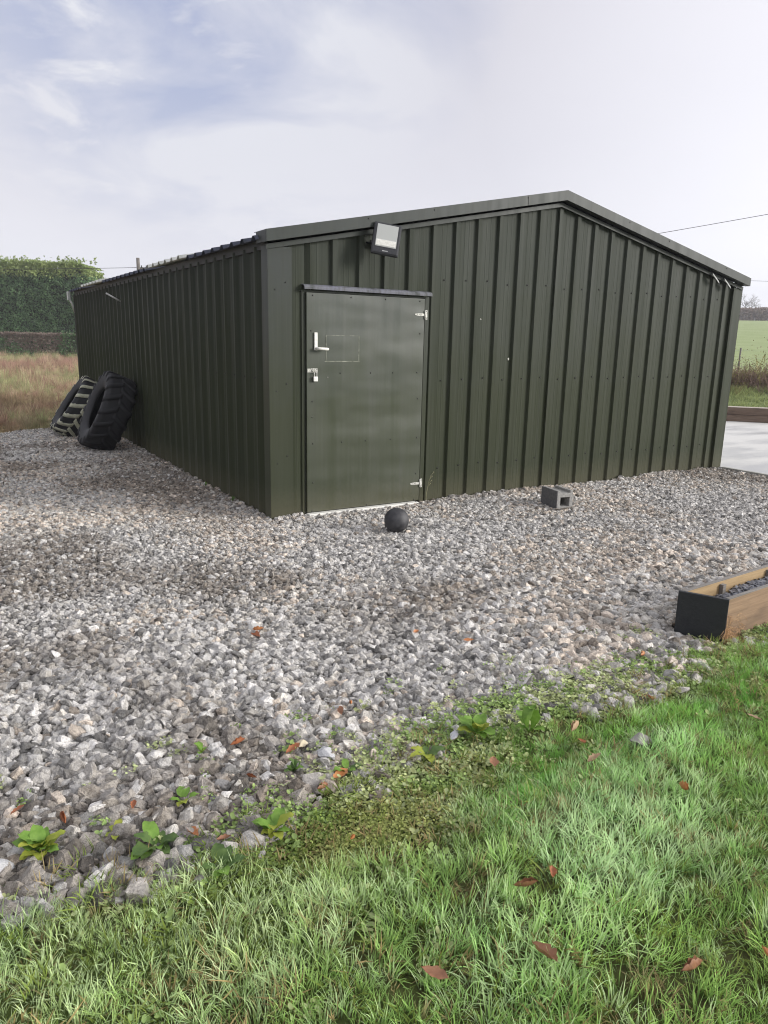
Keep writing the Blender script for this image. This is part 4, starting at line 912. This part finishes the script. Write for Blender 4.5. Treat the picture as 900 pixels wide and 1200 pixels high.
LV = [(-1.087, -2.348, 'r0', 1.2, 'g', 'large red brown fallen leaf on mid gravel, left of the dirt patch'), (-1.05, -2.29, 'o1', .8, 'g', 'smaller orange leaf touching the large red brown one on mid gravel'),
 (-.344, -2.704, 'o0', .75, 'g', 'orange leaf on the gravel midway between door and lawn'), (-.161, -2.916, 'o2', .7, 'g', 'orange leaf on gravel, right of the midway one'),
 (-1.526, -3.276, 'r1', .8, 'g', 'dark red leaf above the tiny lone sprig'), (-1.072, -3.247, 'b0', .85, 'g', 'brown leaf wedged in gravel, nearer the lawn in front of the dirt patch'),
 (-1.005, -3.212, 'o1', .6, 'g', 'little orange leaf just behind the wedged brown leaf'), (-1.362, -3.408, 'r2', .95, 'g', 'flat red brown leaf on the stones by the pale cream stone'),
 (-1.289, -3.64, 'o2', 1.05, 'g', 'light orange curled leaf on the stones at the lawn edge'), (-1.378, -3.685, 'b1', .75, 'g', 'small brown leaf just in front of the light orange curled leaf'),
 (-1.824, -3.691, 'o0', .95, 'g', 'upright bright orange leaf at the lawn edge beside the dock weed'), (-2.152, -3.43, 'r1', .8, 'g', 'rust leaf lying on the lush left weed'),
 (-2.269, -3.306, 'r2', .75, 'g', 'dark rust leaf on gravel left of the lush weed'), (-1.946, -3.46, 'r0', .6, 'g', 'small deep red leaf among stones above the dock weed'),
 (-1.75, -3.76, 'b0', .6, 'g', 'small brown leaf right of the upright bright orange leaf'), (-1.558, -3.498, 'r1', .5, 'g', 'tiny red leaf among the stones left of the upright sprig'),
 (.474, -3.485, 'o1', .8, 'g', 'pinkish orange leaf on the weedy gravel near the planter'), (.137, -3.80, 'r0', .95, 'g', 'red brown leaf on the creeping weeds between planter and lawn'),
 (-.383, -3.87, 'p1', 1.1, 'l', 'crumpled tan leaf at the top of the bright grass'), (-.44, -3.955, 'r2', .85, 'l', 'rust red leaf just below the crumpled tan leaf'),
 (-.401, -4.357, 'o1', .95, 'l', 'peach orange curled leaf in the pale grass at the right'), (-.811, -3.893, 'b2', 1.0, 'l', 'dark brown leaf lying near the pale rounded grass tuft'),
 (-1.261, -4.619, 'b0', 1.35, 'l', 'long glossy brown leaf in the foreground grass, bottom centre'), (-.989, -4.825, 'b1', .9, 'l', 'brown leaf low in the grass near the bottom right corner'),
 (-.802, -4.899, 'o0', 1.1, 'l', 'orange tan leaf cut off by the right edge near the bottom'), (-1.515, -4.529, 'b2', .9, 'l', 'dull brown leaf left of the long glossy brown leaf'),
 (.27, -4.182, 'p2', .9, 'l', 'pale pinkish leaf in the grass at the right below the planter'), (-1.146, -4.424, 'b1', .9, 'l', 'half hidden brown leaf deep in the long grass, middle'),
 (-1.051, -4.426, 'r0', .7, 'l', 'small rust leaf beside the half hidden brown leaf'), (-.50, -4.07, 'p0', .8, 'l', 'flat straw coloured leaf below the rust red leaf in bright grass'),
 (-1.45, -4.02, 'o1', .5, 'l', 'small orange leaf on the mossy bare patch')]
for i, (x, y, k, s_, w_, lab) in enumerate(LV):
    o = bpy.data.objects.new('fallen_leaf', LM[k]); COL.objects.link(o); o.location = (x, y, (.030 if w_ == 'g' else .062+float(mound(x, y)))); o.scale = (s_*1.25,)*3
    o.rotation_euler = (random.uniform(-.35, .35), random.uniform(-.35, .35), random.uniform(0, 6.28)); tag(o, lab, 'leaf', GL if w_ == 'g' else GG)

# a few stones that stand out
def plain_stone_mat(name, c):
    return simple(name, tuple(q*.8 for q in c), tuple(min(q*1.15, .9) for q in c), 30, .8, bump=.6)
for i, (x, y, z, s_, c, lab) in enumerate((
    (-.20, -4.03, .055, .095, (.28, .265, .245), 'large grey stone lying in the lawn grass, right of the crumpled tan leaf'),
    (-1.27, -3.50, .035, .085, (.46, .46, .47), 'big light grey stone at the gravel edge behind the light orange leaf'),
    (-1.32, -3.39, .03, .06, (.58, .50, .36), 'pale cream stone beside the flat red brown leaf'),
    (-.78, -3.62, .03, .05, (.52, .52, .56), 'white stone among the flat yellow weeds'),
    (-1.05, -2.24, .03, .07, (.50, .49, .46), 'pale stone behind the large red brown leaf on mid gravel'),
    (-2.35, -3.56, .03, .10, (.42, .42, .43), 'biggest grey stone at the left frame edge by the lush weed'))):
    me = stone_mesh(70+i, 3, plain_stone_mat('stone_'+str(i), c)); o = link('stone', me, None, (x, y, z), (.3, .2, i*1.3)); o.scale = (s_*1.1, s_*1.05, s_*.75); tag(o, lab, 'stone')

# ------------------------------------------------------------------ haze: one closed box of thin winter air
if True:
    hz_ = MB().b2(-420, 420, -420, 420, -3, 34).build('haze', bpy.data.materials.new('haze_air')); m = hz_.data.materials[0]; m.use_nodes = True; q = m.node_tree; q.nodes.clear()
    pv_ = N(q, 'ShaderNodeVolumePrincipled', ins={'Color': (.92, .94, 1, 1), 'Density': .0009, 'Anisotropy': .0}); q.links.new(pv_.outputs[0], N(q, 'ShaderNodeOutputMaterial').inputs[1])
    tag(hz_, 'thin pale winter haze over the fields', 'haze', kind='stuff')
